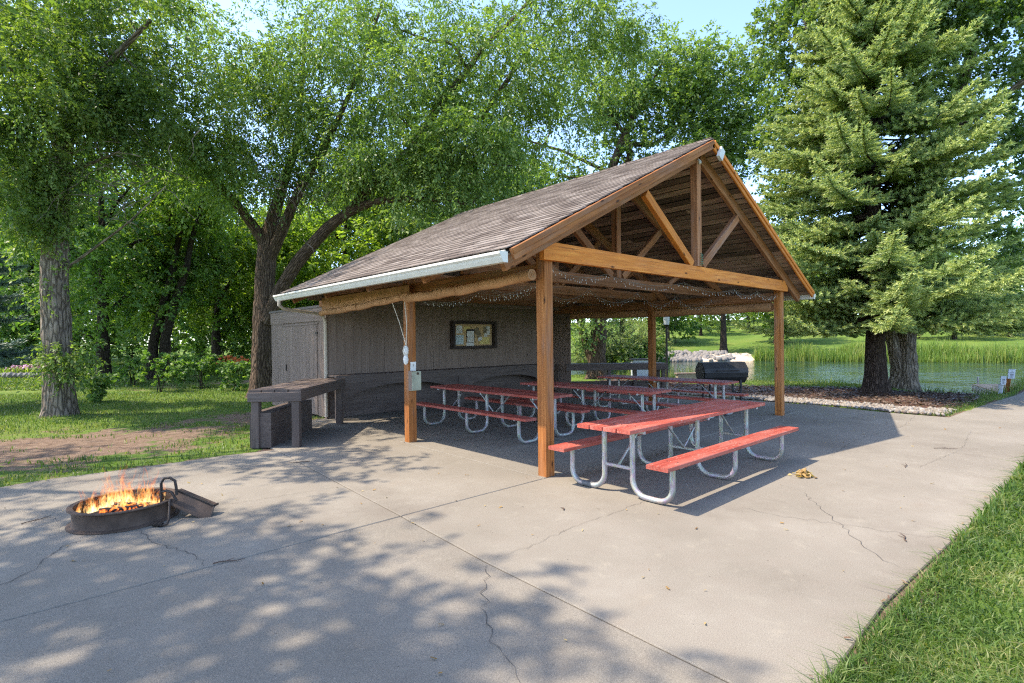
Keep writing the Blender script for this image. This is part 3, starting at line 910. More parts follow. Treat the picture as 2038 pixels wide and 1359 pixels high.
# sheathing boards seen from below
nrow = 34
rowh = SLEN / nrow
for sgn, sv, nv in ((1, SVR, NVR), (-1, SV, NV)):
    xe = XM + sgn * HW
    for i in range(nrow):
        c0 = np.array([xe, 0, ZE]) + sv * (rowh * (i + .5)) - nv * (.058 + random.uniform(0, .012))
        y = YF + .03
        while y < YB - .03:
            L = random.uniform(1.1, 3.0) if sgn > 0 else random.uniform(3, 5)
            y2 = min(YB - .03, y + L)
            if YB - .03 - y2 < .5: y2 = YB - .03
            p0 = c0.copy(); p0[1] = y; p1 = c0.copy(); p1[1] = y2 - .006
            beam(p0, p1, rowh - random.uniform(.014, .030), .019, "sheathing_board", M['sheath'], roof, up=nv, ch=.003)
            y = y2
# shingles: courses of tabs on the left slope
expo = .141; ncourse = int(SLEN / expo); tabw = .305
tabs = []
for c in range(ncourse):
    off = (c % 2) * tabw * .5 + random.uniform(-.015, .015)
    y = YF - off
    while y < YB:
        a = max(y, YF - .012); b = min(y + tabw - .011, YB + .012)
        if b - a > .04: tabs.append((c, a, b))
        y += tabw
def tab_geo(c, a, b, nv, sv, xe):
    s0 = c * expo - .012 + random.uniform(-.004, .004)
    cen = np.array([xe, (a + b) / 2, ZE]) + sv * (s0 + .1) + nv * (.006 + random.uniform(0, .002))
    tilt = .062
    s2 = unit(sv - nv * tilt); n2 = unit(nv + sv * tilt)
    return cen, s2, n2, b - a
shm = MB(); shm.box((0, 0, 0), (.2, 1.0, .012)); sh_mesh = None
order = sorted(tabs, key=lambda t: np.linalg.norm(np.array([XM - HW, (t[1] + t[2]) / 2, ZE]) + SV * t[0] * expo - CP))
near_tabs = order[:290]; far_tabs = order[290:]
for c, a, b in near_tabs:
    cen, s2, n2, w = tab_geo(c, a, b, NV, SV, XM - HW)
    if sh_mesh is None:
        o0 = shm.build("shingle", M['shingle'], roof); sh_mesh = o0.data; o = o0
    else:
        o = bpy.data.objects.new("shingle", sh_mesh); link(o, roof)
    yv = np.array([0, 1.0, 0])
    m4 = Matrix(((s2[0], 0, n2[0], cen[0]), (s2[1], w, n2[1], cen[1]), (s2[2], 0, n2[2], cen[2]), (0, 0, 0, 1)))
    o.matrix_local = m4
fm = MB()
for c, a, b in far_tabs:
    cen, s2, n2, w = tab_geo(c, a, b, NV, SV, XM - HW)
    fm.box(cen, (.2, w, .012), (s2, (0, 1, 0), n2))
tag(fm.build("shingle_courses", M['shingle'], roof), kind="stuff")
fm = MB()
for c, a, b in tabs:
    cen, s2, n2, w = tab_geo(c, a, b, NVR, SVR, XM + HW)
    fm.box(cen, (.2, w, .012), (s2, (0, 1, 0), n2))
tag(fm.build("shingle_courses", M['shingle'], roof), kind="stuff")
cap = MB()
y = YF - .01
while y < YB:
    for sgn, sv, nv in ((-1, SV, NV), (1, SVR, NVR)):
        cen = np.array([XM, y + .11, ZR]) - sv * .07 + nv * .017
        cap.box(cen, (.15, .235, .007), (sv, unit([0, 1, .04]), nv))
    y += .2
tag(cap.build("ridge_cap", M['shingle'], roof), kind="stuff")
# rake boards (double) front, single rear
for sgn, sv, nv in ((-1, SV, NV), (1, SVR, NVR)):
    xe = XM + sgn * HW
    a = np.array([xe, YF - .018, ZE]) + sv * .01 - nv * .079; b = np.array([XM - sgn * -.0, YF - .018, ZR]) - nv * .079 - sv * .03
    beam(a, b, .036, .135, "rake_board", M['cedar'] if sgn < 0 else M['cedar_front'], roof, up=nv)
    a2 = a + np.array([0, -.028, 0]) + nv * .033; b2 = b + np.array([0, -.028, 0]) + nv * .033
    beam(a2, b2, .020, .066, "rake_trim", M['cedar'] if sgn < 0 else M['cedar_front'], roof, up=nv)
    a = np.array([xe, YB + .018, ZE]) - nv * .079; b = np.array([XM, YB + .018, ZR]) - nv * .079
    beam(a, b, .036, .135, "rake_board", M['truss'], roof, up=nv)
    # eave fascia
    fx = xe + sgn * .012
    boxo((fx - sgn * .004, (YF + YB) / 2, ZE - .085), (.024, YB - YF - .08, .14), "eave_fascia", M['white'], roof)
# gutters
def gutter(sgn):
    xe = XM + sgn * (HW + .026)
    prof = [(0, 0), (0, -.115), (.065, -.115), (.088, -.075), (.098, -.05), (.118, -.028), (.118, 0), (.106, 0), (.106, -.02), (.082, -.05), (.056, -.105), (.008, -.105), (.008, 0)]
    zt = ZE - .045
    pts = [(xe + sgn * u, YF - .02, zt + v) for u, v in prof]
    mb = MB(); mb.prism(pts, (0, YB - YF + .06, 0))
    o = mb.build("gutter", M['white'], roof)
    capp = [(xe + sgn * u, YF - .024, zt + v) for u, v in prof[:7]]
    MB().prism(capp, (0, .006, 0)).build("gutter_end_cap", M['white'], roof)
    y = YF + .3
    mb = MB()
    while y < YB:
        mb.box((xe + sgn * .06, y, zt - .004), (.12, .018, .008)); y += .62
    mb.build("gutter_hanger", M['white'], roof)
    return xe, zt
gx_, gzt = gutter(-1); gutter(1)
MB().tube([(gx_ - .06, 6.45, gzt - .10), (gx_ - .06, 6.47, gzt - .20), (gx_ + .05, 6.53, gzt - .27), (.02, 6.80, 2.30), (.12, 6.84, 2.24), (.17, 6.86, 2.14), (.17, 6.86, .05)], .036, 8).build("downspout", M['downspout'], roof, True)
# flood light under the peak
fl = thing("flood_light", (3.86, -.34, 4.72), "off white box flood light under the roof peak", "flood light")
MB().box((3.86, -.36, 4.74), (.13, .05, .20), (unit([.86, 0, -.5]), (0, 1, 0), unit([.5, 0, .86]))).build("housing", M['lampwhite'], fl)
MB().tube([(3.78, -.31, 4.82), (3.84, -.345, 4.78)], .014, 6).build("bracket", M['iron'], fl)
ol = thing("socket_lamp", (3.62, -.09, 4.60), "small white socket lamp at the king post top", "lamp")
MB().tube([(3.62, -.085, 4.66), (3.62, -.11, 4.62), (3.62, -.12, 4.585)], [.02, .03, .022], 8).build("lamp_body", M['lampwhite'], ol, True)
gc_ = thing("coil_hook", (3.66, -.10, 2.90), "green coiled hook at the foot of the king post", "hook")
MB().tube([(3.665 + .022 * math.cos(i * .9), -.105 + .022 * math.sin(i * .9), 2.90 + i * .0052) for i in range(40)], .007, 5).build("coil", M['green'], gc_, True)

# back wall of vertical boards
wall = MB().box((3.77, 6.93, 1.33), (7.0, .05, 2.64)).build("back_wall", M['brown'], shelter)
x = .24
while x < 7.28:
    w = .197
    x2 = min(x + w, 7.30)
    boxo(((x + x2) / 2, 6.893, 1.335), (x2 - x - .004, .022, 2.66), "siding_board", M['brown'], wall)
    x = x2
for y0 in (6.03, 6.25, 6.47, 6.69):
    boxo((7.31, y0 + .105, 1.335), (.03, .212, 2.66), "siding_board", M['brown'], wall)
MB().box((.215, 6.93, 1.26), (.045, .10, 2.5)).build("corner_trim", M['brown'], wall)
MB().box((3.77, 6.865, 2.60), (7.0, .03, .13)).build("top_trim", M['brown'], wall)
# side of the store room, with a door
side = MB().box((.27, 8.75, 1.24), (.05, 3.5, 2.44)).build("side_wall", M['brown'], shelter)
y = 6.99
while y < 10.48:
    y2 = min(y + .215, 10.5)
    if not (7.42 < (y + y2) / 2 < 9.62):
        boxo((.238, (y + y2) / 2, 1.245), (.02, y2 - y - .007, 2.47), "siding_board", M['brown'], side)
    y = y2
door = MB().box((.236, 8.52, 1.06), (.02, 2.18, 2.06)).build("door", M['brown'], shelter)
y = 7.44
while y < 9.6:
    boxo((.222, y + .106, 1.06), (.016, .205, 2.05), "door_board", M['brown'], door); y += .214
boxo((.214, 7.46, 1.9), (.02, .10, .05), "hinge", M['iron'], door); boxo((.205, 9.35, 1.05), (.03, .03, .16), "handle", M['iron'], door)
boxo((.222, 8.52, 2.115), (.03, 2.3, .05), "door_head", M['brown'], side)
boxo((.225, 8.75, 2.32), (.03, 3.5, .30), "top_band", M['brown'], side)
MB().box((3.8, 10.48, 1.24), (7.0, .05, 2.44)).build("rear_wall", M['brown'], shelter)
MB().box((7.30, 8.75, 1.24), (.05, 3.5, 2.44)).build("far_wall", M['brown'], shelter)
MB().box((3.77, 8.75, 2.50), (7.15, 3.62, .05)).build("store_roof", M['shingle'], shelter)

gab = MB().prism([(XM - HW + .5, 6.46, roofz(XM - HW + .5) - .10), (XM, 6.46, ZR - .10), (XM + HW - .5, 6.46, roofz(XM + HW - .5) - .10), (XM + HW - .5, 6.46, 2.56), (XM - HW + .5, 6.46, 2.56)], (0, .03, 0)).build("gable_wall", M['brown'], shelter)  # rear gable boarded up, added to stop sun leaking in over the store room
MB().box((3.77, 6.68, 2.685), (8.2, .46, .03)).build("gap_filler", M['brown'], shelter)  # filler added to block light through the gap between roof and back wall
x = XM - HW + .6
while x < XM + HW - .7:
    zt_ = min(roofz(x), roofz(x + .2)) - .11
    if zt_ > 2.75: boxo((x + .1, 6.452, (2.58 + zt_) / 2), (.192, .014, zt_ - 2.58), "gable_board", M['brown'], gab)
    x += .2
# counters
def plank_run(a, b, n, wtot, z, mat, parent, name="plank", th=.045):
    a = np.array([*a, z], float); b = np.array([*b, z], float); d = unit(b - a); s = np.array([-d[1], d[0], 0])
    for i in range(n):
        o = s * (wtot / n) * (i + .5)
        beam(a + o, b + o, wtot / n - .006, th, name, mat, parent)
bc = thing("back_counter", (3.6, 6.6, 0), "dark brown counter with arched skirt along the back wall", "counter")
for i in range(3):
    beam((.2, 6.47 + i * .145, .945), (6.99, 6.47 + i * .145, .945), .139, .04, "plank", M['dark'], bc)
boxo((3.6, 6.40, .865), (6.78, .025, .15), "fascia", M['dark'], bc)
feet = [.28, 3.5, 6.72]
for a, b in zip(feet[:-1], feet[1:]):
    pts = [(a + .075, 6.405, .788), (a + .075, 6.405, .43)]
    n = 22
    x0, x1 = a + .10, b - .10
    for i in range(n + 1):
        t = i / n; pts.append((x0 + (x1 - x0) * t, 6.405, .45 + .275 * (1 - abs(2 * t - 1) ** 2.4)))
    pts += [(b - .075, 6.405, .43), (b - .075, 6.405, .788)]
    MB().prism(pts, (0, .03, 0)).build("arched_skirt", M['dark'], bc)
for x in feet:
    boxo((x, 6.44, .395), (.145, .12, .785), "leg", M['dark'], bc)
boxo((3.6, 6.84, .45), (6.7, .03, .88), "back_panel", M['dark'], bc)

def wing(name, R0, R1, L0, L1, label, wallend):
    R0, R1, L0, L1 = [np.array([*p, 0.0]) for p in (R0, R1, L0, L1)]
    t = thing(name, tuple((R0 + R1 + L0 + L1) / 4), label, "counter")
    Z = np.array([0, 0, 1.0])
    n = 4
    for i in range(n):
        a0 = R0 + (L0 - R0) * (i + .04) / n; a1 = R0 + (L0 - R0) * (i + .96) / n
        b0 = R1 + (L1 - R1) * (i + .04) / n; b1 = R1 + (L1 - R1) * (i + .96) / n
        MB().prism([a0 + Z * .895, b0 + Z * .895, b1 + Z * .895, a1 + Z * .895], Z * .04).build("plank", M['dark'], t)
    d = unit(R1 - R0); e = unit(L0 - R0)
    beam(R0 + Z * .82 + e * .012, R1 + Z * .82 + e * .012, .024, .145, "fascia", M['dark'], t)
    beam(L0 + Z * .82 - e * .012, L1 + Z * .82 - e * .012, .024, .145, "fascia", M['dark'], t)
    beam(R0 + Z * .82 - d * .013, L0 + Z * .82 - d * .013, .024, .15, "end_fascia", M['dark'], t)
    for p in (R0 + e * .10 + d * .06, L0 - e * .10 + d * .06, R1 + e * .10 - d * .10, R0 + (R1 - R0) * .55 + e * .66):
        q = p.copy(); q[2] = .002
        beam(q, p + Z * .745, .12, .12, "leg", M['dark'], t, up=tuple(d))
    # low knee wall under the outer edge
    w0 = L0 - e * .005 + d * .04; w1 = w0 - e * .33
    l0 = w0 + d * wallend; l1 = w1 + d * wallend
    MB().prism([w0 + Z * .002, l0 + Z * .002, l1 + Z * .002, w1 + Z * .002], Z * .56).build("knee_wall", M['dark'], t)
    return t
wing("wing_counter", (-1.42, 4.1), (.22, 6.0), (-2.08, 4.60), (-.42, 6.55), "dark brown angled counter with a low knee wall on the left", 1.9)
# far wing, mirrored: rail like counter on the lake side
fw = thing("lakeside_counter", (8.4, 5.0, 0), "dark counter rail angled out on the lake side of the shelter", "counter")
A = np.array([7.15, 6.05, 0.]); B = np.array([9.45, 4.1, 0.]); d = unit(B - A); e = np.array([-d[1], d[0], 0]); Z = np.array([0, 0, 1.])
if e[0] < 0: e = -e
for i in range(4):
    beam(A + e * (.08 + .16 * i) + Z * .925, B + e * (.08 + .16 * i) + Z * .925, .152, .04, "plank", M['dark'], fw)
beam(A + Z * .83, B + Z * .83, .03, .15, "fascia", M['dark'], fw)
beam(B + Z * .83 + d * .02, B + e * .64 + Z * .83 + d * .02, .03, .15, "end_fascia", M['dark'], fw)
for k, o in ((.42, .02), (.72, .5), (.965, .06), (.965, .58)):
    p = A + (B - A) * k + e * o
    beam(p + Z * .002, p + Z * .755, .10, .10, "leg", M['dark'], fw, up=tuple(d))
beam(A + e * .6 + Z * .2, B + e * .6 + Z * .2, .05, .38, "knee_wall", M['dark'], fw)

# notice board
M['frame'] = wood_mat('dark_frame', (.028, .02, .017), (.048, .034, .028), (.07, .05, .042), .7, False, 0, .1)
nb = thing("notice_board", (4.28, 6.87, 1.5), "framed cork notice board with pinned papers on the dark wall", "notice board")
x0, x1, z0, z1 = 3.56, 4.98, 1.50, 2.17
boxo(((x0 + x1) / 2, 6.855, (z0 + z1) / 2), (x1 - x0 - .1, .03, z1 - z0 - .1), "cork_panel", M['cork'], nb)
for (c, d_) in (((.5 * (x0 + x1), 6.80, z1), (x1 - x0 + .08, .15, .07)), ((.5 * (x0 + x1), 6.80, z0), (x1 - x0 + .08, .15, .07)), ((x0, 6.80, .5 * (z0 + z1)), (.075, .15, z1 - z0 - .075)), ((x1, 6.80, .5 * (z0 + z1)), (.075, .15, z1 - z0 - .075))):
    boxo(c, d_, "frame", M['frame'], nb)
for (u, v, w, h, m, a) in ((.12, .77, .17, .34, 'paper1', .03), (.12, .27, .23, .42, 'paper2', -.02), (.40, .27, .22, .56, 'paper1', 0), (.32, .8, .18, .2, 'paper3', .02), (.60, .62, .13, .42, 'photo', .5), (.55, .70, .08, .22, 'photo', .45),
                         (.80, .75, .1, .28, 'photo', 0), (.88, .72, .11, .4, 'paper1', .05), (.78, .22, .30, .32, 'paper3', 0), (.82, .47, .09, .2, 'paper1', 0), (.66, .30, .12, .16, 'paper1', .4)):
    cx = x0 + .06 + (x1 - x0 - .12) * (u + .02); cz = z0 + .06 + (z1 - z0 - .12) * v
    boxo((cx, 6.837 - random.uniform(0, .004), cz), (w * (x1 - x0) * .85, .002, h * (z1 - z0) * .9), "paper", M[m], nb, ((math.cos(a), 0, math.sin(a)), (0, 1, 0), (-math.sin(a), 0, math.cos(a))))
boxo((x0 + .06 + 1.3 * .42, 6.825, z0 + .31), (.27, .006, .36), "clipboard", M['ink'], nb)
boxo((x0 + .06 + 1.3 * .42, 6.820, z0 + .29), (.23, .003, .30), "clipped_sheet", M['paper1'], nb)

# post furniture: card, wooden box, ropes
def text(body, size, loc, rot, name, mat, parent, ext=.0008):
    cu = bpy.data.curves.new(name, 'FONT'); cu.body = body; cu.size = size; cu.extrude = ext; cu.align_x = 'CENTER'; cu.align_y = 'CENTER'
    o = bpy.data.objects.new(name, cu); cu.materials.append(mat)
    l = Vector(loc) - ORG.get(parent.name, Vector((0, 0, 0)))
    COL.objects.link(o)
    me = bpy.data.meshes.new_from_object(o.evaluated_get(bpy.context.evaluated_depsgraph_get()))
    bpy.data.objects.remove(o)
    o = bpy.data.objects.new(name, me)
    o.location = l; o.rotation_euler = rot
    return link(o, parent)
cd = thing("number_card", (.075, 3.155, 1.27), "small white card marked 7 above the wooden box on the post", "card")
boxo((.085, 3.152, 1.27), (.105, .006, .15), "card", M['card'], cd)
text("7", .06, (.085, 3.148, 1.275), (rad(90), rad(6), 0), "numeral", M['ink'], cd)
wb = thing("wooden_box", (.09, 3.1, .9), "small weathered wooden box mounted on the left middle post", "box")
bx = [(-.005, 1.215), (.165, 1.19), (.145, .895), (-.005, .905)]
boxo((.0, 3.10, 1.04), (.018, .10, .32), "side_panel", M['brown'], wb)
boxo((.155, 3.10, 1.04), (.018, .10, .30), "side_panel", M['greybox'], wb)
boxo((.078, 3.046, 1.035), (.172, .016, .31), "front_panel", M['greybox'], wb)
boxo((.078, 3.10, .882), (.172, .10, .016), "bottom_panel", M['greybox'], wb)
boxo((.078, 3.148, 1.03), (.172, .01, .30), "back_panel", M['brown'], wb)
MB().tube([(.10, 3.030, 1.155), (.10, 3.040, 1.155)], .022, 10).build("knob", M['iron_rust'], wb, True)
rp2 = thing("curtain_rope", (-.02, 3.2, 1.6), "pale rope with two white floats hanging on the left middle post", "rope")
kn = (-.035, 3.17, 1.62)
MB().tube([(-.10, 3.50, 2.36), (-.06, 3.33, 2.0), kn], .007, 5).build("rope_strand", M['rope'], rp2)
MB().tube([(-.09, 3.12, 2.40), (-.03, 3.15, 2.0), kn], .007, 5).build("rope_strand", M['rope'], rp2)
MB().tube([kn, (-.04, 3.18, 1.5), (-.035, 3.18, 1.36)], .006, 5).build("rope_strand", M['rope'], rp2)
for z, rr_ in ((1.54, .05), (1.385, .045)):
    MB().tube([(-.04, 3.175, z + .085), (-.04, 3.175, z + .06), (-.04, 3.175, z), (-.04, 3.175, z - .06), (-.04, 3.175, z - .085)], [.008, .034, rr_, .034, .008], 10).build("float", M['card'], rp2, True)
MB().tube([(-.045 + .05 * math.cos(a), 3.165, 1.53 + .09 * math.sin(a)) for a in np.linspace(0, 6.1, 16)], .006, 5).build("rope_loop", M['rope'], rp2)

# rolled canvas curtains
def roll(name, x, ys, zs, r, label, flap=None, par_label=None):
    t = thing(name, (x, ys[0], zs[0]), label, "rolled curtain", "rolled canvas curtains under the eaves")
    n = 40; path = []; R = []
    for i in range(n + 1):
        u = i / n; yy = ys[0] + (ys[1] - ys[0]) * u
        zz = zs[0] + (zs[1] - zs[0]) * u - .025 * math.sin(math.pi * u) + .006 * math.sin(u * 23)
        path.append((x + .006 * math.sin(u * 17), yy, zz)); R.append(r * (1 + .05 * math.sin(u * 31 + x) + .03 * math.sin(u * 67)))
    MB().tube(path, R, 14, wob=lambda a, L: 1 + .035 * math.sin(3 * a + L * 1.3) + .02 * math.sin(5 * a - L * 2.2)).build("canvas_roll", M['canvas'], t, True)
    # spiral of the roll end
    sp = [(x + (.75 * r - i * .0022) * math.cos(i * .55), ys[0] - .006, zs[0] + (.75 * r - i * .0022) * math.sin(i * .55)) for i in range(26)]
    MB().tube(sp, .006, 5).build("rolled_end", M['canvas'], t)
    for u in (.06, .52):
        yy = ys[0] + (ys[1] - ys[0]) * u; zz = zs[0] + (zs[1] - zs[0]) * u - .025 * math.sin(math.pi * u)
        MB().tube([(x + r * 1.16 * math.cos(a), yy, zz + r * 1.08 * math.sin(a)) for a in np.linspace(0, 6.28, 14)], .005, 4).build("tie_strap", M['canvas'], t)
    if flap:
        m = 46; V = []; F = []
        for i in range(m + 1):
            u = i / m; yy = ys[0] + .02 + (ys[1] - ys[0] - .04) * u
            zb_ = zs[0] + (zs[1] - zs[0]) * u + r * .4
            for k in range(5):
                v = k / 4
                V.append((x - .012 + .016 * math.sin(u * 40 + v * 2) * (1 - v) + .02 * v, yy, zb_ + (flap - zb_) * v - .014 * math.sin(u * 19) * (1 - v)))
        for i in range(m):
            for k in range(4):
                F.append((i * 5 + k, (i + 1) * 5 + k, (i + 1) * 5 + k + 1, i * 5 + k + 1))
        MB().add(V, F).build("flap", M['canvas'], t, True)
    return t
roll("rolled_curtain", -.11, (.10, 3.02), (2.49, 2.385), .070, "tan canvas curtain rolled up by the front left post")
roll("rolled_curtain", -.11, (2.92, 6.38), (2.43, 2.30), .060, "sagging tan canvas curtain rolled up in front of the store room", 2.60)
roll("rolled_curtain", 7.36, (.22, 6.0), (2.34, 2.38), .095, "long canvas curtain rolled up on the lake side", 2.54)

# string lights
def garland(name, pts, sag, label, n=26):
    t = thing(name, tuple(pts[0]), label, "string lights", "string lights under the roof")
    wires = MB(); bulbs = MB()
    for a, b in zip(pts[:-1], pts[1:]):
        a = np.array(a); b = np.array(b); path = []
        for i in range(n + 1):
            u = i / n; p = a + (b - a) * u; p = p - np.array([0, 0, sag * 4 * u * (1 - u)]); path.append(p)
            if i % 1 == 0:
                l = random.uniform(.02, .07)
                e = p + np.array([random.gauss(0, .012), random.gauss(0, .012), -l])
                wires.tube([p, e], .0016, 3, False); bulbs.tube([e, e - np.array([0, 0, .014])], [.0036, .002], 4)
        wires.tube(path, .0026, 4, False)
    wires.build("wire", M['wire'], t); tag(bulbs.build("bulbs", M['bulb'], t), kind="stuff")
    return t
garland("string_lights", [(.2, 1.52, 2.62), (1.4, 1.52, 2.60), (2.7, 1.52, 2.58), (4.2, 1.52, 2.6), (5.6, 1.52, 2.58), (7.2, 1.52, 2.6)], .22, "icicle light string draped in swags on the second tie beam")
garland("string_lights", [(.15, .06, 2.63), (1.3, .06, 2.60), (3.4, .06, 2.61), (5.2, .06, 2.60), (6.2, .06, 2.62), (7.2, .06, 2.62)], .10, "icicle light string under the front tie beam")
garland("string_lights", [(.16, .4, 2.43), (.16, 1.5, 2.40), (.16, 2.9, 2.38)], .10, "icicle light string along the left side plate")

# ------------------------------------------------------------------ picnic tables
def make_table(L, label, group):
    """local frame: length along +x from 0, centre line y=0"""
    t = thing("picnic_table", (0, 0, 0), label, "picnic table", group)
    for i in range(4):
        yy = (-.2625 + .175 * i)
        beam((random.uniform(-.012, .012), yy, .74), (L + random.uniform(-.012, .012), yy, .74), .162, .042, "top_plank", M['red'], t, ch=.005)
    for s in (-1, 1):
        beam((-.01, s * .66, .435), (L - .0, s * .66, .435), .245, .042, "bench_plank", M['red'], t, ch=.005)
    n = 3; xs = [.27 + (L - .54) * i / (n - 1) for i in range(n)]
    R_ = .030
    for x in xs:
        for s in (-1, 1):
            path = [(x, s * .185, .714)]
            path += [(x, s * .185, .20)]
            for a in np.linspace(0, math.pi / 2, 7)[1:]:
                path.append((x, s * (.185 + .17 * (1 - math.cos(a))), .20 - .17 * math.sin(a)))
            for a in np.linspace(0, math.pi / 2, 7):
                path.append((x, s * (.66 - .15 + .15 * math.sin(a)), .18 - .15 * math.cos(a)))
            path.append((x, s * .66, .41))
            MB().tube(path, R_, 10).build("tube_leg", M['galv'], t, True)
        beam((x, -.34, .705), (x, .34, .705), .04, .03, "top_bracket", M['galv'], t)
        for s in (-1, 1):
            beam((x, s * .66 - .10, .408), (x, s * .66 + .10, .408), .05, .012, "bench_bracket", M['galv'], t)
        beam((x, -.16, .305), (x, .16, .305), .035, .035, "cross_bar", M['galv'], t)
    bm_ = MB()
    for x in xs:
        for i in range(4):
            for dx_ in (-.012, .012):
                yy = -.2625 + .175 * i + dx_ * 3
                bm_.tube([(x, yy, .7605), (x, yy, .7635)], .008, 6)
        for s in (-1, 1):
            for dy_ in (-.06, .06): bm_.tube([(x, s * .66 + dy_, .4555), (x, s * .66 + dy_, .4585)], .008, 6)
    tag(bm_.build("bolt_heads", M['iron'], t), kind="stuff")
    for i in range(n):
        for sg in ((1,) if i == 0 else (-1,) if i == n - 1 else (-1, 1)):
            MB().tube([(xs[i], 0, .31), (xs[i] + sg * .47, 0, .714)], .015, 8).build("brace", M['galv'], t, True)
    return t
GRP = "red plank picnic tables with steel tube legs"
t1 = make_table(3.27, "red picnic table half in sunlight in front of the shelter", GRP)
km = {}
for c in COL.objects:
    if c.parent is not None: km.setdefault(c.parent.name, []).append(c)
tables = [(1.79, 1.43, 90, "red picnic table inside nearest the left middle post"), (3.56, .62, 90, "red picnic table inside, middle of the three in shade"),
          (6.16, .58, 90, "red picnic table inside nearest the lake side and barbecue")]
for x, y, a, lab in tables:
    c = copy_tree(t1, None, km)
    c.location = (x, y, .004); c.rotation_euler = (0, 0, rad(a)); c["label"] = lab
t1.location = (-.21, -1.03, .003)
MB().tube([(.06, .42, .03), (.06, .565, .031)], .0345, 10).v
tp = MB().tube([(.27, .36, .030), (.27, .50, .030)], .0335, 10)
o = tp.build("tape_wrap", M['tape'], None, True); o.parent = t1

# ------------------------------------------------------------------ fire ring
FX, FY = -4.00, 1.83
fr = thing("fire_ring", (FX, FY, 0), "low rusty steel fire ring with hinged grate on the patio", "fire ring")
def ring_profile(prof, n=56):
    V = []; F = []; m = len(prof)
    for i in range(n):
        a = 2 * math.pi * i / n
        for r_, z_ in prof: V.append((FX + r_ * math.cos(a), FY + r_ * math.sin(a), z_))
    for i in range(n):
        for k in range(m):
            F.append((i * m + k, ((i + 1) % n) * m + k, ((i + 1) % n) * m + (k + 1) % m, i * m + (k + 1) % m))
    return MB().add(V, F)
ring_profile([(.405, .004), (.455, .004), (.455, .012), (.418, .022), (.412, .04), (.412, .145), (.42, .158), (.447, .168), (.447, .178), (.400, .178), (.400, .012)]).build("ring_wall", M['iron_rust'], fr, True)
V = [(FX, FY, .05)] + [(FX + .40 * math.cos(a) , FY + .40 * math.sin(a), .045 + .012 * math.sin(5 * a)) for a in np.linspace(0, 2 * math.pi, 33)[:-1]]
MB().add(V, [(0, 1 + i, 1 + (i + 1) % 32) for i in range(32)]).build("ash_bed", M['ash'], fr, True)
# hinge: pivot at the right rim, grate folded out to the ground
r3 = np.array([CR[0], CR[1], 0]); r3 = unit(r3); f3 = np.array([CF[0], CF[1], 0]); f3 = unit(f3); UP = np.array([0, 0, 1.])
c0 = np.array([FX, FY, 0])
hp = c0 + r3 * .40
MB().tube([hp - r3 * .05 + UP * .03, hp - r3 * .05 + UP * .34, hp - r3 * .02 + UP * .385, hp + r3 * .035 + UP * .39, hp + r3 * .085 + UP * .36, hp + r3 * .095 + UP * .30, hp + r3 * .10 + UP * .22], .013, 8).build("hoop_handle", M['iron'], fr, True)
MB().tube([hp - r3 * .06 + UP * .25, hp + r3 * .0 + UP * .265, hp + r3 * .05 + UP * .25, hp + r3 * .085 + UP * .19, hp + r3 * .10 + UP * .17], .012, 8).build("hinge_bar", M['iron'], fr, True)
MB().tube([hp + r3 * .07 - f3 * .06 + UP * .19, hp + r3 * .16 - f3 * .22 + UP * .055, hp + r3 * .165 - f3 * .25 + UP * .022, hp + r3 * .12 - f3 * .26 + UP * .016, hp + r3 * .05 - f3 * .25 + UP * .018], .011, 8).build("lever", M['iron'], fr, True)
cs = hp + r3 * .13 - f3 * .26 + UP * .022; ce = hp + r3 * .035 - f3 * .25 + UP * .024
cd_ = ce - cs; cn = unit(np.cross(cd_, UP)); cu_ = unit(np.cross(cn, cd_))
MB().tube([cs + cd_ * i / 60 + .018 * (cn * math.cos(i * .75) + cu_ * math.sin(i * .75)) for i in range(61)], .0045, 5).build("coil_grip", M['iron'], fr, True)
# folded-out grate: a pan with turned-up edges and bars
g0 = hp + r3 * .05 + UP * .245 + f3 * .08; gd = unit(r3 * .36 - UP * .155); gs = unit(-f3 * .85 + UP * .52 + r3 * .12)
gn = unit(np.cross(gd, gs))
gl, gw = .40, .20
pan = [g0, g0 + gd * gl, g0 + gd * gl + gs * -.0 - UP * .0 , g0]
P0 = g0; P1 = g0 + gd * gl; P2 = P1 - UP * .12 - f3 * .10; P3_ = P0 - UP * .105 - f3 * .10
MB().prism([P0, P1, P2, P3_], gn * .008).build("grate_pan", M['iron_rust'], fr)
beam(P0 + UP * .006, P1 + UP * .006, .022, .018, "grate_edge", M['iron'], fr)
beam(P2, P1, .012, .018, "grate_edge", M['iron'], fr, up=tuple(gd))
MB().prism([P0 + f3 * .012, P1 + f3 * .012, P1 + f3 * .075, P0 + f3 * .075], gn * .006).build("grate_top", M['iron_rust'], fr)
beam(P1 + f3 * .0, P1 + f3 * .075, .012, .02, "grate_edge", M['iron'], fr)

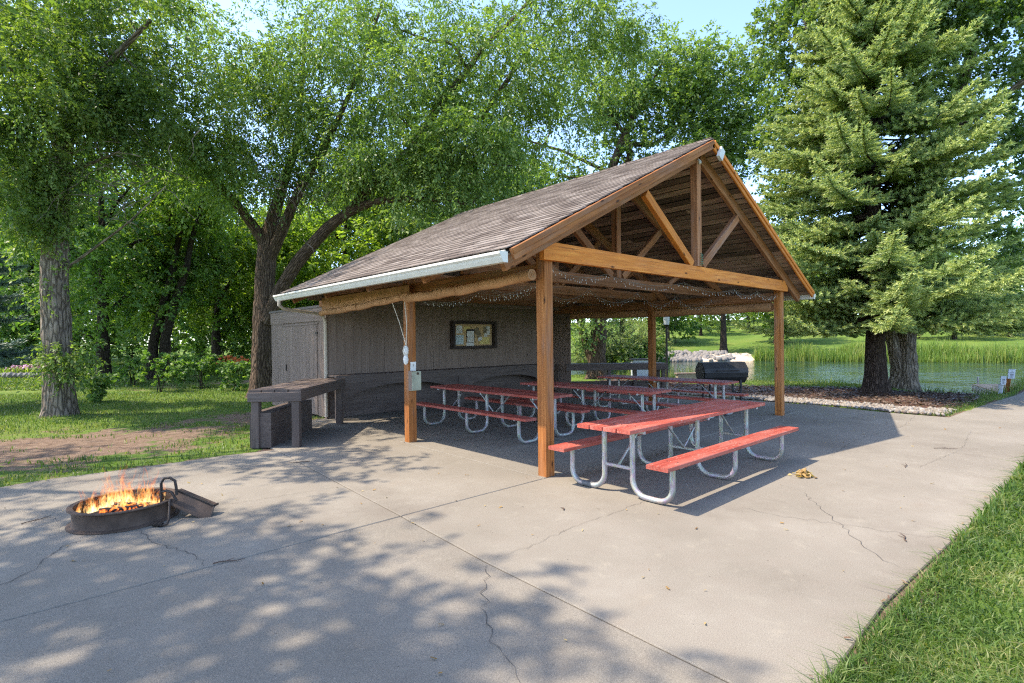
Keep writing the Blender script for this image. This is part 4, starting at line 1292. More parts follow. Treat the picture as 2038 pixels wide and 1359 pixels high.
for i, (x, y, a, L, r_) in enumerate(((-.14, .02, .5, .42, .045), (.10, -.05, -.4, .40, .04), (.02, .12, 1.3, .38, .038), (-.05, -.16, .1, .34, .034), (.2, .1, 2.2, .3, .035))):
    c = c0 + np.array([x, y, .095 + .012 * i]); d_ = np.array([math.cos(a), math.sin(a), .12 * (-1) ** i])
    lg = thing("burning_log", tuple(c), ["charred log at the left of the fire ring", "charred log at the right of the fire ring", "charred log standing crosswise at the back of the fire", "thin charred log at the front of the fire", "short charred log by the grate hinge"][i], "log", "charred logs in the fire ring")
    MB().tube([c - d_ * L / 2 + np.array([0, 0, .01 * math.sin(k)]) * 0 + d_ * L * k / 6 for k in range(7)], [r_ * random.uniform(.85, 1.1) for _ in range(7)], 9).build("charred_wood", M['ember'] if i in (1, 3) else M['char'], lg, True)
for i, (x, y, r_) in enumerate(((-.05, -.25, .035), (-.01, -.27, .025), (.15, -.22, .03), (.28, -.05, .028))):
    st = stones("fire_stone", np.array([[FX + x, FY + y, .07 + r_ * .5]]), np.array([r_]), M['stone'])
    tag(st, ["larger grey stone at the front edge of the ash", "small grey stone beside the larger one in the ash", "grey stone at the right front of the fire", "grey stone near the hinge inside the ring"][i], "stone")

# flames: many thin twisted tongues
fl_ = MB(); tt = []
def tongue(base, h, r0, lean, ph):
    n, m = 9, 7
    V = []
    for i in range(n + 1):
        u = i / n
        c = np.array(base) + np.array([lean[0] * u * u + .035 * math.sin(ph + u * 5) * u, lean[1] * u * u + .03 * math.cos(ph * 1.3 + u * 6) * u, h * u])
        rr = r0 * (1 - u) ** .75 * (1 + .7 * math.sin(math.pi * min(1, u * 1.6)) * .6) + .0015
        for k in range(m):
            a = 2 * math.pi * k / m + u * 2 + ph
            V.append(c + np.array([math.cos(a) * rr * (1 + .35 * math.sin(2 * a + ph)), math.sin(a) * rr, 0])); tt.append(u * (.6 + .4 * min(1, h / .45)))
    F = [(i * m + k, i * m + (k + 1) % m, (i + 1) * m + (k + 1) % m, (i + 1) * m + k) for i in range(n) for k in range(m)]
    fl_.add(V, F)
flr = random.Random(5)
for k in range(58):
    if k < 28:
        u = flr.gauss(-.13, .12); v = flr.gauss(0, .10); h = flr.uniform(.16, .52) * max(.35, 1 - abs(u + .13) * 3.0)
    elif k < 50:
        u = flr.gauss(.10, .09); v = flr.gauss(.08, .08); h = flr.uniform(.18, .66) * max(.35, 1 - abs(u - .12) * 3.2)
    else:
        u = flr.uniform(-.32, .30); v = flr.gauss(-.02, .10); h = flr.uniform(.07, .16)
    b = c0 + r3 * u + f3 * v + UP * .07
    tongue(b, h, flr.uniform(.014, .036), (r3 * flr.gauss(.03, .04) + f3 * flr.gauss(0, .02)), flr.uniform(0, 6))
V = np.array(fl_.v)
fo = obj_np("flames", V, np.array(fl_.f), M['flame'], None, True, {"t": np.array(tt)})
tag(fo, "orange and yellow flames burning in the fire ring", "fire")

# ------------------------------------------------------------------ barbecue
gb = (9.2, 2.3)
gr = thing("barrel_barbecue", (gb[0], gb[1], 0), "black octagonal barrel barbecue on legs beside the lake", "barbecue")
ax_ = unit([.77, -.60, 0]); ay_ = np.array([-ax_[1], ax_[0], 0])
gcn = np.array([gb[0], gb[1], .745])
def octo(c, r, L, name, mat, a0=0, a1=8, th=0):
    pts = [c - ax_ * L / 2 + ay_ * r * 1.0 * math.cos(rad(22.5 + 45 * k)) + UP * r * math.sin(rad(22.5 + 45 * k)) for k in range(a0, a1)]
    return MB().prism(pts, ax_ * L).build(name, mat, gr)
lower = [gcn - ax_ * .59 + ay_ * .30 * math.cos(rad(a)) + UP * .30 * math.sin(rad(a)) for a in (180, 202.5 + 0, 247.5, 292.5, 337.5, 360)]
MB().prism(lower, ax_ * 1.18).build("fire_box", M['grill'], gr)
upper = [gcn - ax_ * .60 + UP * .006 + ay_ * .31 * math.cos(rad(a)) + UP * .30 * math.sin(rad(a)) for a in (0, 22.5, 67.5, 112.5, 157.5, 180)]
MB().prism(upper, ax_ * 1.20).build("lid", M['grill'], gr)
for s in (-1, 1):
    pts = [gcn + ax_ * s * .603 + ay_ * .27 * math.cos(rad(22.5 + 45 * k)) + UP * .27 * math.sin(rad(22.5 + 45 * k)) for k in range(8)]
    MB().prism(pts, ax_ * s * .008).build("end_plate", M['grill_end'], gr)
MB().tube([gcn - ax_ * .3 - ay_ * .33 + UP * .07, gcn - ax_ * .3 - ay_ * .38 + UP * .07, gcn + ax_ * .3 - ay_ * .38 + UP * .07, gcn + ax_ * .3 - ay_ * .33 + UP * .07], .012, 6).build("lid_handle", M['iron'], gr)
for s in (-1, 1):
    for w in (-1, 1):
        b = np.array([gb[0], gb[1], 0]) + ax_ * s * .42 + ay_ * w * .22
        beam(b + UP * .004, b + UP * .56, .05, .05, "leg", M['grill'], gr, up=tuple(ax_))
    beam(np.array([gb[0], gb[1], .2]) + ax_ * s * .42 - ay_ * .22, np.array([gb[0], gb[1], .2]) + ax_ * s * .42 + ay_ * .22, .04, .04, "leg_brace", M['grill'], gr)

# ------------------------------------------------------------------ small things on the concrete
def leafpile(c, n, spread):
    p = np.column_stack([RNG.normal(c[0], spread, n), RNG.normal(c[1], spread, n)])
    z = .012 + np.abs(RNG.normal(0, .035, n)) * np.exp(-(((p - np.array(c)) ** 2).sum(1)) / (2 * spread ** 2))
    ax = RNG.normal(size=(n, 3)) * np.array([1, 1, .6]); ax /= np.linalg.norm(ax, axis=1)[:, None]
    up = RNG.normal(size=(n, 3)) * .6 + np.array([0, 0, 1]); sd = np.cross(ax, up); sd /= np.linalg.norm(sd, axis=1)[:, None]
    L = RNG.uniform(.05, .10, n)[:, None]; W = L * .33; nn = np.cross(sd, ax)
    b = np.column_stack([p, z]) - ax * L / 2
    V = np.stack([b, b + ax * L * .35 + sd * W + nn * L * .12, b + ax * L * .75 + sd * W * .7 + nn * L * .1, b + ax * L, b + ax * L * .75 - sd * W * .7 + nn * L * .1, b + ax * L * .35 - sd * W + nn * L * .12], 1).reshape(-1, 3)
    V[:, 2] = np.maximum(V[:, 2], .008)
    F = (np.arange(n) * 6)[:, None] + np.arange(6)[None]
    return V, F, np.repeat(RNG.random(n), 6)
V, F, ti = leafpile((2.25, -2.15), 46, .055)
tag(obj_np("leaf_clump", V, F, M['deadleaf'], None, False, {"tint": ti}), "clump of dry curled leaves on the sunny concrete", "dry leaves")
def twig(p, a, L, label):
    mb = MB(); d = np.array([math.cos(a), math.sin(a), 0]); s = np.array([-d[1], d[0], 0])
    b = np.array([*p, .010]); pts = [b + d * L * u + s * .012 * math.sin(u * 7 + a) for u in np.linspace(0, 1, 6)]
    mb.tube(pts, [.005, .0048, .0045, .004, .003, .002], 5); mb.tube([pts[2], pts[2] + d * L * .25 + s * L * .18], [.003, .0015], 4)
    tag(mb.build("twig", M['twig'], None), label, "twig", "twigs lying on the patio")
twig((-3.66, .02), -.35, .22, "brown twig on the joint below the fire ring")
twig((-1.75, 2.95), 2.6, .28, "thin twig near the corner joint by the dark counter")
twig((-4.75, 2.3), .5, .25, "twig on the concrete left of the fire ring")
twig((5.3, -2.9), -.9, .32, "twig on sunny concrete beside the lawn at right")
twig((-.78, -1.0), 1.1, .09, "short dark twig in front of the red table")
twig((3.6, -2.9), .2, .25, "thin twig beyond the clump of dry leaves")
twig((.62, -3.5), .4, .2, "reddish twig at the lawn edge on the right")
M['edgeleaf'] = leaf_mat("edge_leaf", (.07, .04, .025), (.15, .09, .055), (.26, .19, .11), .1)
n = 240
pp = RNG.uniform((-4.5, -3.5), (9, 3.2), (n, 2)); pp = pp[sdf_poly(PATIO, pp) < -.05]
dl = chips("leaf_bits", pp, np.full(len(pp), .010), .032, M['deadleaf'])
tag(dl, "tiny brown leaf bits scattered over the concrete", "debris", kind="stuff")
pp = RNG.uniform((-2.4, -3.95), (3.5, -3.5), (170, 2)); pp = pp[np.abs(sdf_poly(PATIO, pp) + .02) < .07]
dl = chips("edge_leaves", pp, np.full(len(pp), .014), .045, M['edgeleaf'])
tag(dl, "brown leaf litter where the lawn meets the concrete", "leaf litter", kind="stuff")

# ------------------------------------------------------------------ lakeside things
def zt(x, y): return float(terrain(np.array([[x, y]]))[0])
lp = thing("lamp_post", (16.6, 8.5, zt(16.6, 8.5)), "thin black lamp post by the lake behind the counter", "lamp post")
MB().tube([(16.6, 8.5, -.3), (16.6, 8.5, .3), (16.6, 8.5, 2.2)], [.07, .05, .045], 10).build("pole", M['iron'], lp, True)
MB().tube([(16.6, 8.5, 2.2), (16.6, 8.5, 2.26), (16.6, 8.5, 2.28)], [.06, .13, .14], 12).build("lamp_base", M['iron'], lp)
MB().tube([(16.6, 8.5, 2.28), (16.6, 8.5, 2.5), (16.6, 8.5, 2.7)], [.11, .14, .13], 12).build("globe", M['lampwhite'], lp, True)
MB().tube([(16.6, 8.5, 2.7), (16.6, 8.5, 2.78), (16.6, 8.5, 2.86)], [.17, .12, .02], 12).build("cap", M['iron'], lp)
ub = thing("utility_box", (15.4, 9.1, zt(15.4, 9.1)), "pale grey utility box with dark lid behind the counter", "utility box")
boxo((15.4, 9.1, .28), (.7, .5, .9), "cabinet", M['panelgrey'], ub, (unit([.74, -.67, 0]), unit([.67, .74, 0]), (0, 0, 1)))
boxo((15.4, 9.1, .755), (.82, .6, .05), "lid", M['iron'], ub, (unit([.74, -.67, 0]), unit([.67, .74, 0]), (0, 0, 1)))
# low planter box by the shore
pbx = thing("shore_bench", (14.6, 5.6, zt(14.6, 5.6)), "low grey wooden box on the grass left of the barbecue", "box")
c_ = P(1372, 757, 20.5)
pbx.location = (c_[0], c_[1], zt(c_[0], c_[1])); ORG[pbx.name] = Vector(pbx.location)
boxo((c_[0], c_[1], zt(c_[0], c_[1]) + .17), (.95, .3, .36), "box_side", M['weath'], pbx, (unit([.74, -.67, 0]), unit([.67, .74, 0]), (0, 0, 1)))
boxo((c_[0], c_[1], zt(c_[0], c_[1]) + .37), (1.05, .36, .04), "box_lid", M['brown'], pbx, (unit([.74, -.67, 0]), unit([.67, .74, 0]), (0, 0, 1)))
# dock
dk = thing("dock", (23, -3, -.3), "low wooden dock with metal pipes at the lake shore", "dock")
dA = np.array([20.84, -1.53, -.13]); dx = unit(np.array([17.72, -2.49, 0]) - np.array([20.84, -1.53, 0])); dy = unit(r3)
dk.location = tuple(dA); ORG[dk.name] = Vector(dA)
for i in range(22):
    a = dA + dy * (.15 * i)
    beam(a, a + dx * 3.25, .142, .035, "deck_board", M['deck'], dk)
beam(dA + UP * -.06 - dy * .1, dA + dx * 3.25 + UP * -.06 - dy * .1, .03, .07, "skirt_rail", M['weath'], dk)
for i in range(15):
    b = dA + dx * (.05 + .22 * i) + UP * -.03 - dy * .12
    beam(b, b + UP * -.20 + dx * .10, .028, .055, "skirt_slat", M['white'], dk)
for k, (u, v, h) in enumerate(((.05, .1, .28), (.3, 1.0, .32), (.2, 2.2, .55), (.2, 2.35, .55), (.9, 2.6, .75))):
    b = dA + dx * u + dy * v
    MB().tube([b - UP * .8, b + UP * h], .025, 8).build("dock_pipe", M['galv'], dk, True)
def sign(name, px0, py0, px1, py1, d, pw, ph, label, mat, base_py, lean):
    b = P(px0, base_py, d); t_ = P(px1, py1, d)
    b[2] = zt(b[0], b[1]) - .05
    s = thing(name, tuple(b), label, "sign")
    beam(b, t_, .12, .10, "post", mat, s, up=(0, 1, 0))
    w = unit([.74, -.67, 0]); up = unit(t_ - b); nrm = unit(np.cross(w, up)); c = t_ + up * ph * .45 - nrm * -.06
    if nrm @ (CP - c) < 0: nrm = -nrm
    c = t_ + up * ph * .45 + nrm * .07
    boxo(c, (pw, ph, .02), "panel", M['panelgrey'], s, (w, up, nrm))
    for k, (v, l) in enumerate(((.30, .12), (.12, .55), (-.05, .5), (-.2, .4), (-.34, .3))):
        boxo(c + up * ph * v + nrm * .012, (pw * l, ph * .06, .003), "marking", M['ink'], s, (w, up, nrm))
sign("dock_sign", 2004, 0, 2008, 752, 16.2, .21, .28, "larger grey sign panel on a leaning wooden post by the dock", M['cedar'], 788, 0)
sign("dock_sign", 1990, 0, 1992, 764, 15.9, .16, .25, "smaller grey sign panel on a grey post by the dock", M['panelgrey'], 789, 0)

# ------------------------------------------------------------------ garden far left
gbz = P(62, 712, 27)
pl_ = thing("flower_planter", (gbz[0], gbz[1], zt(gbz[0], gbz[1])), "stone planter of pink flowers left of the pale trunk", "planter")
zb0 = zt(gbz[0], gbz[1])
for i in range(11):
    a = i / 10 - .5
    p = np.array([gbz[0], gbz[1], 0]) + r3 * a * 2.9 - f3 * .25 * math.cos(a * 3)
    V = ICO_V * np.array([.21, .17, .17]) * random.uniform(.7, 1.2) + np.array([p[0], p[1], zb0 + .14])
    MB().add(V, [tuple(f) for f in ICO_F]).build("stone", M['riprap'], pl_)
n = 420
p = np.array([gbz[0], gbz[1], 0]) + r3 * RNG.uniform(-1.35, 1.35, n)[:, None] + f3 * RNG.uniform(0, .9, n)[:, None]
p[:, 2] = zb0 + RNG.uniform(.25, .62, n)
fp = stones("pink_blooms", p, RNG.uniform(.04, .08, n), M['pinkfl'], True, pl_); tag(fp, kind="stuff")
p2 = p[:, :2].repeat(8, 0) + RNG.normal(0, .1, (n * 8, 2))
V, F = blades(np.column_stack([p2, np.full(len(p2), zb0 + .1)]), RNG.uniform(.2, .5, len(p2)), np.full(len(p2), .05), .4, .4)
tag(obj_np("planter_leaves", V, F, M['leaf_yel'], pl_, False, {"tint": RNG.random(len(p2)).repeat(5)}), kind="stuff")
bf = P(75, 697, 27.5); zb1 = zt(bf[0], bf[1])
fd = thing("bird_table", (bf[0], bf[1], zb1), "pale wooden bird table with a flat roof behind the planter", "bird table")
beam((bf[0], bf[1], zb1 - .1), (bf[0], bf[1], zb1 + .95), .08, .08, "post", M['weath'], fd, up=(0, 1, 0))
beam(np.array([bf[0], bf[1], zb1 + .45]) + r3 * .05, np.array([bf[0], bf[1], zb1 + .93]) + r3 * .38, .05, .05, "strut", M['weath'], fd, up=(0, 1, .1))
boxo((bf[0], bf[1], zb1 + .98), (.9, .4, .05), "table_board", M['weath'], fd, (r3, f3, UP))
# lily bed
bed0 = P(455, 722, 27); zb2 = zt(bed0[0], bed0[1])
n = 2600
p2 = bed0[:2] + r3[:2] * RNG.normal(0, 1.7, n)[:, None] + f3[:2] * RNG.uniform(-.6, 1.0, n)[:, None]
V, F = blades(np.column_stack([p2, terrain(p2)]), RNG.uniform(.3, .75, n), np.full(n, .06), .5, .6)
tag(obj_np("lily_foliage", V, F, M['leaf_yel'], None, False, {"tint": RNG.random(n).repeat(5)}), "sunlit bed of arching lily leaves under the trees", "lily bed", kind="stuff")
n = 90
p = np.column_stack([bed0[:2] + r3[:2] * (RNG.normal(.35, .45, n))[:, None] + f3[:2] * RNG.uniform(-.5, .4, n)[:, None], zb2 + RNG.uniform(.5, .95, n)])
tag(stones("lily_flowers", p, RNG.uniform(.04, .085, n), M['orangefl']), "orange lily flowers above the sunlit leaves", "flowers", kind="stuff")

# ------------------------------------------------------------------ trees
def trunk_mesh(paths, mat, name, parent, sides=16, rough=.10, flare=.55, base_z=None):
    """paths: list of [(x,y,z,r),...]; resampled to fine rings with bark ridges"""
    Vs = []; Fs = []; Gs = []; off = 0
    for pi, path in enumerate(paths):
        path = np.array(path, float)
        seg = np.linalg.norm(np.diff(path[:, :3], axis=0), axis=1); cu = np.concatenate([[0], np.cumsum(seg)])
        n = max(6, int(cu[-1] / .16)); s = np.linspace(0, cu[-1], n + 1)
        # smooth interpolation (Catmull-Rom like through numpy interp + smoothing)
        Q = np.stack([np.interp(s, cu, path[:, k]) for k in range(4)], 1)
        for _ in range(3):
            Q[1:-1] = .25 * Q[:-2] + .5 * Q[1:-1] + .25 * Q[2:]
        k_ = sides if pi == 0 or path[0, 3] > .12 else max(6, sides // 2)
        T = np.gradient(Q[:, :3], axis=0); T /= np.linalg.norm(T, axis=1)[:, None]
        ref = np.array([1.0, 0.1, 0]); ph = RNG.uniform(0, 6.28, 6)
        th = np.linspace(0, 2 * math.pi, k_, endpoint=False)
        for i in range(n + 1):
            a = unit(ref - T[i] * (ref @ T[i])); b = np.cross(T[i], a)
            r = Q[i, 3]
            L = s[i]
            rid = np.sin(th * 5 + ph[0] + .8 * math.sin(L * 1.3)) * .45 + np.sin(th * 9 + ph[1] + L * .7) * .3 + np.sin(th * 3 - L * 1.1 + ph[2]) * .4 + np.sin(L * 5 + th * 4 + ph[3]) * .25
            rr = r * (1 + rough * rid * .7 + RNG.normal(0, rough * .22, k_))
            if pi == 0 and flare:
                rr = rr * (1 + flare * math.exp(-L / (.9 * path[0, 3] + .12)) * (1 + .5 * np.sin(th * 4 + ph[4])))
            Vs.append(Q[i, :3] + np.outer(np.cos(th) * rr, a) + np.outer(np.sin(th) * rr, b))
            Gs.append(np.stack([np.full(k_, L + ph[5]), np.cos(th) * r * 1.0, np.sin(th) * r * 1.0], 1))
        kk = np.arange(k_); k2 = (kk + 1) % k_
        for i in range(n):
            o = off + i * k_
            Fs.append(np.stack([o + kk, o + k2, o + k_ + k2, o + k_ + kk], 1))
        off += (n + 1) * k_
    return obj_np(name, np.vstack(Vs), np.vstack(Fs), mat, parent, True, {"gc": np.vstack(Gs)})

def sample_skel(paths, step=.35):
    out = []
    for path in paths:
        path = np.array(path, float)
        seg = np.linalg.norm(np.diff(path[:, :3], axis=0), axis=1); cu = np.concatenate([[0], np.cumsum(seg)])
        s = np.arange(0, cu[-1] + step, step)
        out.append(np.stack([np.interp(s, cu, path[:, k]) for k in range(4)], 1))
    return np.vstack(out)

def ell_pts(c, ex, n, shell=2.0):
    v = RNG.normal(size=(n, 3)); v /= np.linalg.norm(v, axis=1)[:, None]
    r = RNG.random(n) ** (1 / (3 * shell / 2))
    return c + (v * r[:, None]) @ ex

def pblob(px, py, d, rx, ry, rd, n, shell=2.0):
    """clump centres in an ellipsoid given by its place in the photo, its distance and its radii (pixels, metres)"""
    s = d / FPX
    ex = np.array([r3 * rx * s, f3 * rd, UP * ry * s])
    return ell_pts(P(px, py, d), ex, n, shell)

def twigs(centers, skel, bname, mat, parent, r0=.022, zpen=.6):
    """grow one branch to each clump from the nearest wood; returns nothing"""
    order = np.argsort([np.min(np.linalg.norm(skel[:, :3] - c, axis=1)) for c in centers])
    sk = skel.copy(); Vs = []; Fs = []; Gs = []; off = 0
    th = np.linspace(0, 2 * math.pi, 5, endpoint=False)
    kk = np.arange(5); k2 = (kk + 1) % 5
    for i in order:
        c = centers[i]
        dv = sk[:, :3] - c; dist = np.linalg.norm(dv, axis=1) + zpen * np.maximum(0, dv[:, 2])
        j = int(np.argmin(dist)); a = sk[j, :3]; L = np.linalg.norm(c - a)
        if L < .05: continue
        rr = min(sk[j, 3] * .75, r0 * (1 + L * .55))
        m = 5; t = np.linspace(0, 1, m)
        bow = np.array([RNG.normal(0, .10), RNG.normal(0, .10), RNG.uniform(.02, .18)]) * L
        pts = a + np.outer(t, c - a) + np.outer(np.sin(t * math.pi), bow)
        R = rr * (1 - .72 * t)
        sk = np.vstack([sk, np.column_stack([pts[1:], R[1:]])])
        for q in range(m):
            T = unit(pts[min(q + 1, m - 1)] - pts[max(q - 1, 0)]); u = unit(np.cross(T, (.3, .2, 1.0))); v = np.cross(T, u)
            Vs.append(pts[q] + np.outer(np.cos(th) * R[q], u) + np.outer(np.sin(th) * R[q], v))
            Gs.append(np.stack([np.full(5, t[q] * L), np.cos(th) * R[q], np.sin(th) * R[q]], 1))
        for q in range(m - 1):
            o = off + q * 5
            Fs.append(np.stack([o + kk, o + k2, o + 5 + k2, o + 5 + kk], 1))
        off += m * 5
    if not Vs: return None
    return obj_np(bname, np.vstack(Vs), np.vstack(Fs), mat, parent, True, {"gc": np.vstack(Gs)})

def leaves(centers, per, rc, size, mat, name, parent, droop=.35, elong=.42, flat=.7, core=None, seed_tint=None, hang=0.0, lps=15):
    """leaves set along short drooping sprays inside each clump"""
    N = len(centers); ns = max(2, per // lps); S_ = N * ns; T = S_ * lps
    rcs = (rc * RNG.uniform(.65, 1.4, N)).repeat(ns)
    off = RNG.normal(size=(S_, 3)) * np.array([1, 1, flat]) * .46
    st = centers.repeat(ns, 0) + off * rcs[:, None]
    d = off / np.maximum(np.linalg.norm(off, axis=1), 1e-6)[:, None] * .7 + RNG.normal(size=(S_, 3)) * .6 + np.array([0, 0, .15 - droop * .8])
    d /= np.linalg.norm(d, axis=1)[:, None]
    Ls = rcs * RNG.uniform(.5, 1.05, S_) * (1 + hang * .25)
    u = (np.tile(np.linspace(.08, 1, lps), (S_, 1)) + RNG.normal(0, .03, (S_, lps))).ravel()
    dR = d.repeat(lps, 0); LR = Ls.repeat(lps)
    base = st.repeat(lps, 0) + dR * (u * LR)[:, None]
    base[:, 2] -= (droop * .55 + hang * .25) * LR * u ** 2
    base += RNG.normal(size=(T, 3)) * (size * .22)
    dirn = dR.copy(); dirn[:, 2] -= (droop * .9 + hang * .4) * u
    lat = np.cross(dirn, RNG.normal(size=(T, 3)) * .5 + np.array([0, 0, 1.0])); lat /= np.maximum(np.linalg.norm(lat, axis=1), 1e-6)[:, None]
    sgn = np.where(np.arange(T) % 2 == 0, 1.0, -1.0)[:, None]
    ax = dirn * .7 + lat * sgn * .75 + RNG.normal(size=(T, 3)) * .28 + np.array([0, 0, -.15]); ax /= np.linalg.norm(ax, axis=1)[:, None]
    up = RNG.normal(size=(T, 3)) * .55 + np.array([0, 0, .9]); sd = np.cross(ax, up); sd /= np.linalg.norm(sd, axis=1)[:, None]
    L = (size * RNG.uniform(.65, 1.3, T))[:, None]; W = L * elong * .5
    nn = np.cross(sd, ax)
    V = np.stack([base, base + ax * L * .45 + sd * W + nn * L * .06, base + ax * L, base + ax * L * .45 - sd * W + nn * L * .06], 1).reshape(-1, 3)
    tint = np.clip((RNG.normal(.45, .22, N)).repeat(ns).repeat(lps) + RNG.normal(0, .14, S_).repeat(lps) + RNG.normal(0, .08, T), 0, 1)
    return obj_np(name, V, np.arange(4 * T).reshape(T, 4), mat, parent, False, {"tint": tint.repeat(4)})

def tree(name, label, base, paths, centers, per, rc, size, leafm, barkm, group=None, sides=16, rough=.10, flare=.55, cat="tree", **kw):
    t = thing(name, tuple(base), label, cat, group)
    trunk_mesh(paths, barkm, "trunk", t, sides, rough, flare)
    tw = kw.pop('twig_r', .022)
    bo = twigs(centers, sample_skel(paths), "branches", barkm, t, tw)
    if bo: bo["kind"] = "stuff"
    leaves(centers, per, rc, size, leafm, "crown", t, **kw)
    return t

def PP(px, py, d, r):
    return (*P(px, py, d), r)

def gbase(px, py):
    """point of the ground seen at a pixel"""
    a = CP.copy(); dv = CF + CR * (px - 1019.0) / FPX - CU * (py - 679.5) / FPX
    tt_ = -a[2] / dv[2]; p = a + dv * tt_
    p[2] = zt(p[0], p[1]); return p

cat = np.concatenate
# --- spreading elm behind the store room
b = P(526, 790, 17.3); bz = zt(b[0], b[1])
e_paths = [
    [(b[0], b[1], bz - .1, .40), PP(522, 720, 17.3, .32), PP(524, 640, 17.2, .30), PP(528, 560, 17.2, .29), PP(532, 490, 17.2, .27), PP(545, 430, 17.2, .20), PP(562, 370, 17.2, .15), PP(590, 290, 17.2, .11), PP(600, 180, 17.2, .07), PP(610, 40, 17.2, .03)],
    [PP(530, 490, 17.2, .17), PP(505, 450, 17.0, .15), PP(470, 405, 16.7, .13), PP(432, 365, 16.4, .10), PP(398, 332, 16, .08), PP(350, 270, 15.6, .05), PP(300, 180, 15.2, .03)],
    [PP(534, 520, 17.2, .18), PP(556, 470, 17.0, .17), PP(590, 390, 16.8, .14), PP(625, 330, 16.6, .11), PP(668, 250, 16.4, .08), PP(720, 130, 16.2, .05), PP(760, 10, 16, .03)],
    [PP(532, 640, 17.0, .20), PP(560, 572, 16.6, .19), PP(598, 512, 16.3, .18), PP(652, 452, 16.0, .16), PP(706, 414, 15.7, .13), PP(756, 398, 15.5, .10), PP(820, 395, 15.3, .08), PP(880, 398, 15.1, .05), PP(940, 408, 15, .03)],
    [PP(690, 424, 15.8, .12), PP(760, 350, 15.8, .11), PP(820, 295, 15.8, .10), PP(880, 200, 15.8, .10), PP(930, 140, 15.8, .09), PP(965, 90, 15.8, .07), PP(1030, 30, 15.8, .05), PP(1100, -60, 15.8, .03)],
    [PP(930, 140, 15.8, .06), PP(900, 80, 15.8, .05), PP(860, 85, 15.8, .04), PP(800, 60, 15.8, .025)],
    [PP(820, 295, 15.8, .08), PP(960, 230, 16.2, .075), PP(1010, 160, 16.5, .07), PP(1040, 110, 16.7, .05), PP(1110, 40, 17, .03)],
    [PP(760, 350, 15.8, .07), PP(850, 330, 15.6, .05), PP(930, 322, 15.5, .035), PP(1020, 330, 15.4, .02)],
]
cen = cat([pblob(590, 190, 17, 190, 130, 2.6, 64), pblob(420, 190, 15.5, 150, 120, 2.2, 46), pblob(760, 170, 16, 170, 130, 2.4, 56), pblob(560, 330, 16.6, 110, 55, 1.6, 26),
           pblob(780, 330, 15.4, 120, 50, 1.4, 34), pblob(930, 300, 15.4, 120, 60, 1.5, 32), pblob(960, 130, 16, 150, 110, 2.2, 44), pblob(1100, 60, 17, 130, 90, 2, 34), pblob(1090, 230, 17.4, 110, 70, 1.6, 17),
           pblob(640, 20, 17, 350, 80, 3, 55), pblob(350, 300, 15.5, 90, 60, 1.4, 18), pblob(900, 380, 15, 90, 25, .8, 10), pblob(460, 350, 15.5, 70, 40, .9, 8), pblob(1210, 60, 18, 80, 90, 2, 18)])
tree("elm_tree", "spreading elm with forked dark trunk behind the store room door", (b[0], b[1], bz), e_paths, cen, 400, .56, .115, M['leaf_elm'], M['bark_elm'], None, 26, .13, .5, droop=.5, elong=.40, hang=1.0)
# bare dead twigs hanging in the elm
dm = MB()
for k in range(90):
    p = P(random.gauss(590, 70), random.gauss(350, 45), 15.6 + random.uniform(-.5, .5)) if k < 60 else P(random.gauss(250, 60), random.gauss(330, 50), 12.4)
    d = np.array([random.gauss(0, .6), random.gauss(0, .3), random.uniform(-1, .4)]); d = unit(d); L = random.uniform(.4, 1.2)
    q = [p + d * L * u + np.array([0, 0, -.25 * u * u * L]) + r3 * .06 * math.sin(u * 8 + k) for u in np.linspace(0, 1, 6)]
    dm.tube(q, [.012, .010, .008, .006, .005, .003], 4, False)
    dm.tube([q[2], q[2] + unit(d + np.array([.5, .3, -.2])) * L * .4], [.006, .002], 4, False)
el = [o for o in COL.objects if o.name == "elm_tree"][0]
tag(dm.build("dead_twigs", M['bark_tan'], el), kind="stuff")

# --- pale trunk at the left
b = P(118, 822, 13.0); bz = zt(b[0], b[1])
l_paths = [[(b[0], b[1], bz - .1, .30), PP(118, 770, 13, .295), PP(116, 700, 13, .285), PP(113, 640, 13, .275), PP(108, 560, 13, .265), PP(110, 460, 13, .255), PP(114, 380, 13, .235), PP(124, 300, 13, .20), PP(140, 200, 13.2, .15), PP(120, 60, 13.4, .10), PP(110, -120, 13.6, .05)],
           [PP(112, 620, 13, .09), PP(96, 600, 12.9, .07), PP(90, 597, 12.8, .03)],
           [PP(118, 350, 13, .07), PP(170, 330, 12.8, .04), PP(240, 300, 12.5, .02)],
           [PP(110, 550, 13, .04), PP(180, 500, 12.9, .03), PP(260, 440, 12.8, .02), PP(330, 370, 12.8, .012)],
           [PP(124, 300, 13, .10), PP(70, 220, 12.4, .07), PP(10, 120, 11.8, .04)],
           [PP(136, 220, 13.1, .10), PP(220, 120, 12.6, .07), PP(300, 40, 12.2, .04)]]
cen = cat([pblob(120, 400, 12.6, 75, 80, .8, 20), pblob(90, 180, 12.5, 170, 130, 2.2, 58), pblob(250, 230, 13.2, 120, 100, 1.4, 36), pblob(230, 60, 13.6, 190, 110, 2.2, 60), pblob(90, 90, 13.6, 170, 120, 2.0, 40), pblob(20, 330, 11.5, 80, 110, 1.2, 22), pblob(128, 705, 12.75, 16, 46, .3, 5), pblob(120, 560, 12.7, 14, 10, .2, 1)])
tree("shade_tree", "tall tree with pale fissured trunk on the left lawn", (b[0], b[1], bz), l_paths, cen, 380, .44, .10, M['leaf_elm'], M['bark_tan'], None, 36, .15, .25, droop=.4, elong=.45, hang=.8)

